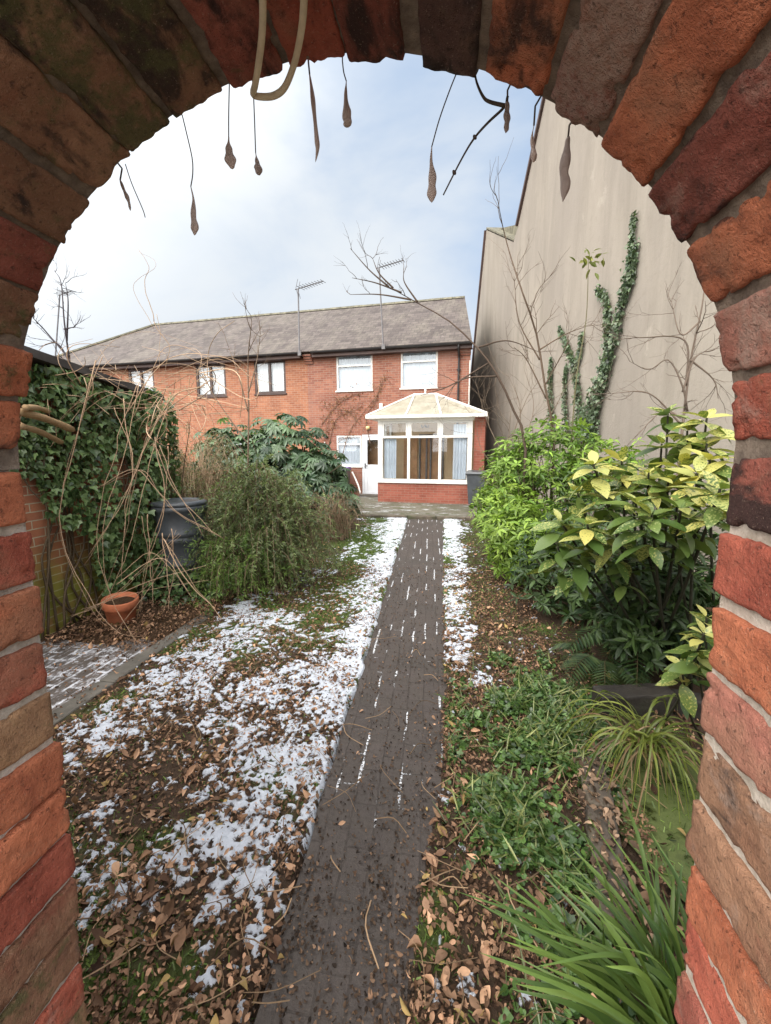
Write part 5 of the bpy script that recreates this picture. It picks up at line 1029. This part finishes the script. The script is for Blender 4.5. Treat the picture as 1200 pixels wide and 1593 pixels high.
ok = litter_density(X, Y) * (.35 + 1.3 * sst(fbm(P * 5, 8, 3), .35, .65)) * (1 - .45 * snow_field(X, Y)) > 1000 * g.random(n); X, Y = X[ok], Y[ok]; ty = g.randint(0, len(litT), len(X)); print('litter', len(X))
for k, tp in enumerate(litT):
    i = ty == k; m = i.sum(); xx, yy = X[i], Y[i]; onp = (xx > pl(yy)) & (xx < pr(yy)); C = np.stack([xx, yy, np.where(onp, .006, zl(xx, yy)) + .004 + .022 * g.random(m)], 1); N = nrm(UPZ + .34 * g.normal(size=(m, 3))); d = nrm(g.normal(size=(m, 3)) * A([1, 1, .25]))
    c = cols(g, m, (.090, .048, .030), (.50, .305, .19), .35, 1.35); odd = g.random(m) < .06; c[odd] = A([.36, .25, .10]) * g.uniform(.7, 1.2, (odd.sum(), 1))
    Mx = frames(d, N); Mx[:, :, 0] *= g.uniform(.55, 1.25, (m, 1)); Mx[:, :, 2] *= g.uniform(.4, 1.7, (m, 1)); LV.append(inst(tp[0], tp[1], Mx, C, np.where(onp, .6, 1) * .050 * (.25 + .9 * g.random(m) ** 1.6), c))
n = int(1000 * 1400 / 1000 * (.9 + 2.3) * 5.2); X = g.uniform(-3.5, .9, n * 4); Y = .75 + 5.2 * g.random(n * 4) ** 1.5; ok = ((X < pl(Y) - .01) | (X > pr(Y) + .0)) & ~((X < -2.3) & (Y < 2.95) & (g.random(n * 4) < .85)) & (g.random(n * 4) < .25 + .75 * sst(fbm(np.stack([X, Y, 0 * X], 1) * 7, 9, 3), .35, .65)); X, Y = X[ok], Y[ok]; m = len(X)
C = np.stack([X, Y, zl(X, Y) + .008 + .02 * g.random(m)], 1); LV.append(inst(litT[0][0], litT[0][1], frames(nrm(g.normal(size=(m, 3)) * A([1, 1, .4])), nrm(UPZ + .5 * g.normal(size=(m, 3)))), C, g.uniform(.008, .028, m), cols(g, m, (.06, .034, .02), (.36, .21, .13), .35, 1.4)))
n = 9000; Y = .75 + 5.0 * g.random(n) ** 1.7; X = pl(Y) - .02 + (pr(Y) - pl(Y) + .08) * g.random(n); ok = g.random(n) < .30 + .7 * sst(fbm(np.stack([X, Y, 0 * X], 1) * 6, 19, 3), .4, .6) * (.35 + .65 * sst(Y, 2.2, 1.2)); X, Y = X[ok], Y[ok]; m = len(X)
LV.append(inst(litT[1][0] * A([1.3, 1, 1.5]), litT[1][1], frames(nrm(g.normal(size=(m, 3)) * A([1, 1, .4])), nrm(UPZ + .5 * g.normal(size=(m, 3)))), np.stack([X, Y, .006 + .004 * g.random(m)], 1), g.uniform(.004, .017, m), cols(g, m, (.030, .021, .016), (.20, .125, .08), .35, 1.8)))
n = 260; s_ = g.random(n); k = g.randint(0, 3, n); XY = A([(.735, 1.96), (.678, 1.66), (.62, 1.40)])[k] + A([.02, .14]) * g.normal(size=(n, 2)) + A([.035, 0]) * g.normal(size=(n, 2)); C = np.stack([XY[:, 0], XY[:, 1], .072 + .015 * g.random(n)], 1)
LV.append(inst(litT[2][0], litT[2][1], frames(nrm(g.normal(size=(n, 3)) * A([1, 1, .2])), nrm(UPZ + .3 * g.normal(size=(n, 3)))), C, g.uniform(.01, .045, n), cols(g, n, (.07, .045, .03), (.40, .27, .18), .3, 1.4)))
V, F, Cc = [], [], []; off = 0
for v, f, c in LV: V.append(v); F.append(f + off); Cc.append(c); off += len(v)
tag(mesh('leaf_litter', np.concatenate(V), F, M_dry, tint=np.concatenate(Cc), uv=False, smooth=True), 'brown fallen leaves over the lawn and beds', 'leaves', kind='stuff')
# twigs and dry stalks among the leaves
b = MB()
for k in range(420):
    x, y = g.uniform(-2.2, .9), g.uniform(.85, 3.6)
    if pl(y) + .02 < x < pr(y) - .02 and g.random() < .8: continue
    a = g.uniform(0, 6.28); l = g.uniform(.05, .26); P = curve([V3(x, y, .02), V3(x + .5 * l * math.cos(a), y + .5 * l * math.sin(a), .03 + .04 * g.random()), V3(x + l * math.cos(a + .3), y + l * math.sin(a + .3), .02 + .03 * g.random())], 6); b.tube(P, .0012 + .0014 * g.random(), 3, A([.30, .20, .12]) * g.uniform(.4, 1.2), caps=False)
tag(b.build('dry_twigs', M_twig, uv=False), 'dry twigs and stalks among the fallen leaves', 'twigs', kind='stuff')
bladeT = (A([(-.06, 0, 0), (.06, 0, 0), (.045, .55, .0), (-.045, .55, 0), (.0, 1.0, -.12)], float), A([(0, 1, 2, 3), (3, 2, 4, 4)]))
def blades(x0, x1, y0, y1, n, size, f):
    X = g.uniform(x0, x1, n); Y = g.uniform(y0, y1, n); ok = f(X, Y) > g.random(n); X, Y = X[ok], Y[ok]; m = len(X); C = np.stack([X, Y, zl(X, Y)], 1); d = nrm(g.normal(size=(m, 3)) * A([1, 1, .35]) + UPZ * .55); return inst(bladeT[0][:4], bladeT[1][:1], frames(d, nrm(g.normal(size=(m, 3)))), C, size * g.uniform(.5, 1.4, m), cols(g, m, (.045, .080, .016), (.16, .23, .052), .25))
def gd(X, Y):
    P = np.stack([X, Y, 0 * X], 1); gm = sst(fbm(P * 2.3, 51, 4) + .03 + .25 * np.exp(-((X + .95 + .07 * Y) / .30) ** 2) * sst(Y, 2.4, 3.6) - .10 * sst(X, -.2, .4) - .1 * sst(Y, 3, 1.2), .47, .64)
    return (.16 + .16 * sst(Y, 2, 3.5) + .68 * gm) * (1 - .25 * snow_field(X, Y)) * ((X < pl(Y) - .01) | (X > pr(Y) + .03)) * (1 - .9 * sst(-X, 1.75 - .1 * (Y - 5), 2.15) * sst(Y, 4.2, 5.0))
arr = [blades(-2.3, 1.2, .8, 4, 75000, .042, gd), blades(-2.3, .7, 4, 9.9, 110000, .050, gd)]
V, F, Cc = join(arr); tag(mesh('lawn_grass', V, F, M_blade, tint=Cc, uv=False), 'short green grass showing through snow on the lawn', 'grass', kind='stuff')
# a few longer dead grasses by the path end
# ---- bins and bits by the house
def bin_(loc, rz, lidm, lab):
    t = thing('wheelie_bin', lab, 'bin', loc, rz); b = MB(); a = [(-.21, -.2, .08), (.21, -.2, .08), (.21, .22, .08), (-.21, .22, .08)]; c = [(-.26, -.28, .92), (.26, -.28, .92), (.26, .27, .92), (-.26, .27, .92)]
    b.add(a + c, [(0, 3, 2, 1), (0, 1, 5, 4), (1, 2, 6, 5), (2, 3, 7, 6), (3, 0, 4, 7)]); b.box((-.275, -.295, .90), (.275, .285, .95), bev=.012); b.build('body', M_plast, t)
    l = MB(); l.prism([(-.285, -.33, .952), (-.285, -.30, 1.0), (-.285, .0, 1.045), (-.285, .25, 1.03), (-.285, .31, .953)], (0, 0, 0), (.57, 0, 0)); l.build('lid', lidm, t)
    for s in (-1, 1): MB().tube([(s * .20, .22, .10), (s * .25, .22, .10)], .10, 18).build('wheel', M_black, t)
    MB().tube([(-.2, .34, .98), (.2, .34, .98)], .018, 8).build('handle', M_plast, t)
p = HW(V3(-4.25, -.55, 0)); bin_((p[0], p[1], .045), HR + .1, M_purple, 'dark wheelie bin with a purple lid below the kitchen window')
p = HW(V3(.42, -1.9, 0)); bin_((p[0], p[1], .045), HR - .2, M_plast, 'black wheelie bin at the right hand corner of the conservatory')
b = MB(); P0 = HW(V3(-3.92, -.5, 0)); b.tube(curve([at(548, 734, 13.9), at(552, 742, 13.9), at(558, 756, 13.8), at(561, 768, 13.7)], 12), .028, 8); tag(b.build('bent_pipe', M_wpl, smooth=True), 'white bent pipe leaning beside the purple lidded bin', 'pipe')
# ---- dead creeper on the house wall
g = np.random.RandomState(97); b = MB(); LV = []
hcp = [[(576, 690), (570, 650), (585, 622), (592, 600), (605, 585)], [(530, 720), (545, 670), (575, 630), (590, 610)], [(512, 690), (525, 650), (560, 635)], [(500, 660), (530, 625), (560, 610)], [(560, 660), (540, 640), (500, 630)], [(515, 735), (505, 690), (512, 650)]]
pc = HW(V3(-3.6, -.04, 0)); t = thing('dead_creeper', 'dead brown creeper clinging to the house wall above the door', 'creeper', (pc[0], pc[1], 0))
def onhouse(px, py, off): d = ray(px, py); n_ = V3(-math.sin(HR), math.cos(HR), 0); A0 = V3(*HA, 0) - n_ * off; return EYEP + d * (((A0 - EYEP) @ n_) / (d @ n_))
for S in hcp:
    P = curve([onhouse(x, y, .03) for x, y in S], 16); b.tube(P, np.linspace(.014, .005, len(P)), 4, (.20, .12, .08))
    for k in range(16): i = g.randint(1, len(P)); branchy(b, P[i], nrm(g.normal(size=3) * A([1, .08, 1])), .45, .006, g, 1, 3, .3, 0, (.20, .125, .085), None, .6, 3)
    n = 60; C = P[g.randint(4, len(P), n)] + g.normal(size=(n, 3)) * A([.12, .02, .12]); LV.append(scatter_leaves(g, C, ranunit(g, n), nrm(V3(0, -1, .2) + .5 * g.normal(size=(n, 3))), ovalT, .085, (.16, .07, .035), (.34, .18, .09), .25))
b.build('stem', M_twig, t, world=True, uv=False); put('dead_foliage', LV, M_dry, t)
# ================================================================== PODS AND STEMS HANGING FROM THE ARCH
YH = YF + .035
def hang(px, py, Y=YH): return at(px, py, Y)
t = thing('climber_stem', 'woody climber stem along the back of the arch that the seed pods hang from', 'climber', (ACX, YH, 0))
b = MB(); th = np.linspace(.25, PI - .25, 40); R_ = AR + .060 + .01 * np.sin(th * 9); b.tube(np.stack([ACX + R_ * np.cos(th), YH + .006 * np.sin(th * 13), ACZ + .03 + R_ * np.sin(th)], 1), .007 + .002 * np.sin(th * 5), 7, (.16, .12, .08)); b.build('stem', M_twig, t, smooth=True, world=True)
pods = [([(190, 262), (187, 280)], [(187, 280), (194, 298), (200, 312), (203, 328)], 8, 'short dark pod tilted at the lower left of the arch'),
        ([(284, 180), (290, 205), (299, 245), (300, 270), (297, 290)], [(297, 290), (301, 310), (301, 335), (303, 352), (303, 366)], 12, 'lowest brown seed pod on a kinked thread at the left'),
        ([(357, 130), (356, 180), (356, 213)], [(356, 213), (356, 228), (358, 245), (362, 263)], 13, 'plump seed pod hanging on a straight thread right of the lowest one'),
        ([(394, 130), (396, 180), (398, 238)], [(398, 238), (400, 250), (402, 262), (401, 272)], 11, 'smallest teardrop seed pod on a long thread below the pale looped stem'),
        ([(480, 95), (482, 116)], [(482, 116), (486, 145), (489, 175), (493, 215), (494, 232), (491, 252)], 10, 'long narrow twisted dark seed pod left of the arch crown'),
        ([(533, 95), (535, 112), (539, 126)], [(539, 126), (538, 145), (539, 172), (541, 188), (540, 197)], 15, 'plump dark seed pod just below the arch crown'),
        ([(712, 110), (700, 140), (684, 185), (672, 228)], [(672, 228), (671, 250), (673, 275), (672, 295), (672, 315)], 11, 'long seed pod on a slanting thread right of the crown'),
        ([(790, 140), (790, 158)], [(790, 158), (789, 175), (789, 190), (787, 207)], 9, 'short dark pod beside the curved bare twig'),
        ([(833, 165), (831, 195)], [(831, 195), (828, 215), (831, 240), (830, 252)], 11, 'pod overlapping the edge of the rendered gable'),
        ([(886, 195), (884, 214)], [(884, 214), (881, 240), (878, 268), (880, 290), (876, 314)], 14, 'large flat brown pod against the rendered wall')]
g = np.random.RandomState(99)
for k, (S, B_, w_, lab) in enumerate(pods):
    S3 = curve([hang(*p) for p in S], 14); B3 = curve([hang(*p) for p in B_], 26); o = thing('seed_pod', lab, 'seed pod', tuple(S3[0]), 0, 'seed pods hanging from the arch')
    p = S3[0]; r = math.atan2(p[2] - ACZ - .03, p[0] - ACX); tp = V3(ACX + (AR + .060) * math.cos(r), YH, ACZ + .03 + (AR + .060) * math.sin(r)); S4 = np.concatenate([curve([tp, tp * .5 + S3[0] * .5, S3[0]], 6)[:-1], S3])
    MB().tube(S4, .0007 if len(S) > 2 else .0010, 5, (.11, .09, .075)).build('thread', M_twig, o, world=True)
    u = np.linspace(0, 1, len(B3)); sh = (.12 + .88 * sst(u, .0, .72)) * np.sqrt(np.clip((1 - u) * 5.5, 0, 1)) * (1 + .16 * np.sin(u * 17 + k)); 
    if k in (0, 4, 7, 9): sh = (.35 + .65 * np.sin(PI * np.clip(u * 1.0, 0, 1)) ** .6) * np.sqrt(np.clip((1 - u) * 7, 0, 1)) * (1 + .18 * np.sin(u * 15 + k))
    rad = w_ * .5 / FPX * YH * 1.15 * np.maximum(sh, .05); b = MB(); b.tube(B3, rad, 10, A([.42, .33, .29]) * g.uniform(.75, 1.25)); ob_ = b
    vv = b.v[0]; cen = np.repeat(B3, 10, 0); dv = vv - cen; ang = .5 + k * .7; ax = V3(math.cos(ang), math.sin(ang), 0); vv[:] = cen + dv - np.outer(dv @ ax, ax) * .45
    b.build('pod', M_pod, o, smooth=True, world=True)
b = MB(); b.tube(curve([hang(790, 150), hang(785, 166), hang(760, 190), hang(738, 215), hang(718, 248), hang(690, 303)], 26), np.linspace(.0016, .0008, 26), 6, (.075, .06, .05))
for px, py in ((739, 213), (707, 268)): b.tube([hang(px - 2, py - 3), hang(px, py), hang(px + 2, py + 3)], [.001, .0024, .001], 6, (.08, .06, .05))
b.tube(curve([hang(738, 105), hang(742, 128), hang(752, 150), hang(762, 158), hang(785, 164)], 18), np.linspace(.0009, .0020, 18), 6, (.09, .07, .055))
tag(b.build('bare_twig', M_twig, smooth=True), 'curved dark bare twig hanging under the right shoulder of the arch', 'twig')
b = MB(); b.tube(curve([hang(195, 255), hang(205, 285), hang(222, 325), hang(226, 338)], 12), .0006, 4, (.2, .17, .14)); tag(b.build('tendril', M_twig), 'thin tendril beside the tilted left hand pod', 'tendril')
def soffit(px, py, off=.011):
    d = ray(px, py); a_ = d[0] ** 2 + d[2] ** 2; b_ = d[0] * (-ACX) + d[2] * (EYE - ACZ); r = AR - off; c_ = ACX ** 2 + (EYE - ACZ) ** 2 - r * r; return EYEP + d * ((-b_ + math.sqrt(b_ * b_ - a_ * c_)) / a_)
b = MB(); Pl = [soffit(407, -60), soffit(409, 0), soffit(408, 50), soffit(403, 95), at(397, 132, YF - .008), at(394, 146, YF + .012), at(404, 150, YF + .012), at(425, 149, YF + .008), at(442, 137, YF + .0), at(455, 108, YF - .012), soffit(465, 70), soffit(472, 20), soffit(474, -60)]
b.tube(curve(Pl, 66), .0033, 8, (.62, .52, .36)); tag(b.build('looped_stem', M_twig, smooth=True), 'pale tan climber stem looped under the arch, left of the crown', 'stem')
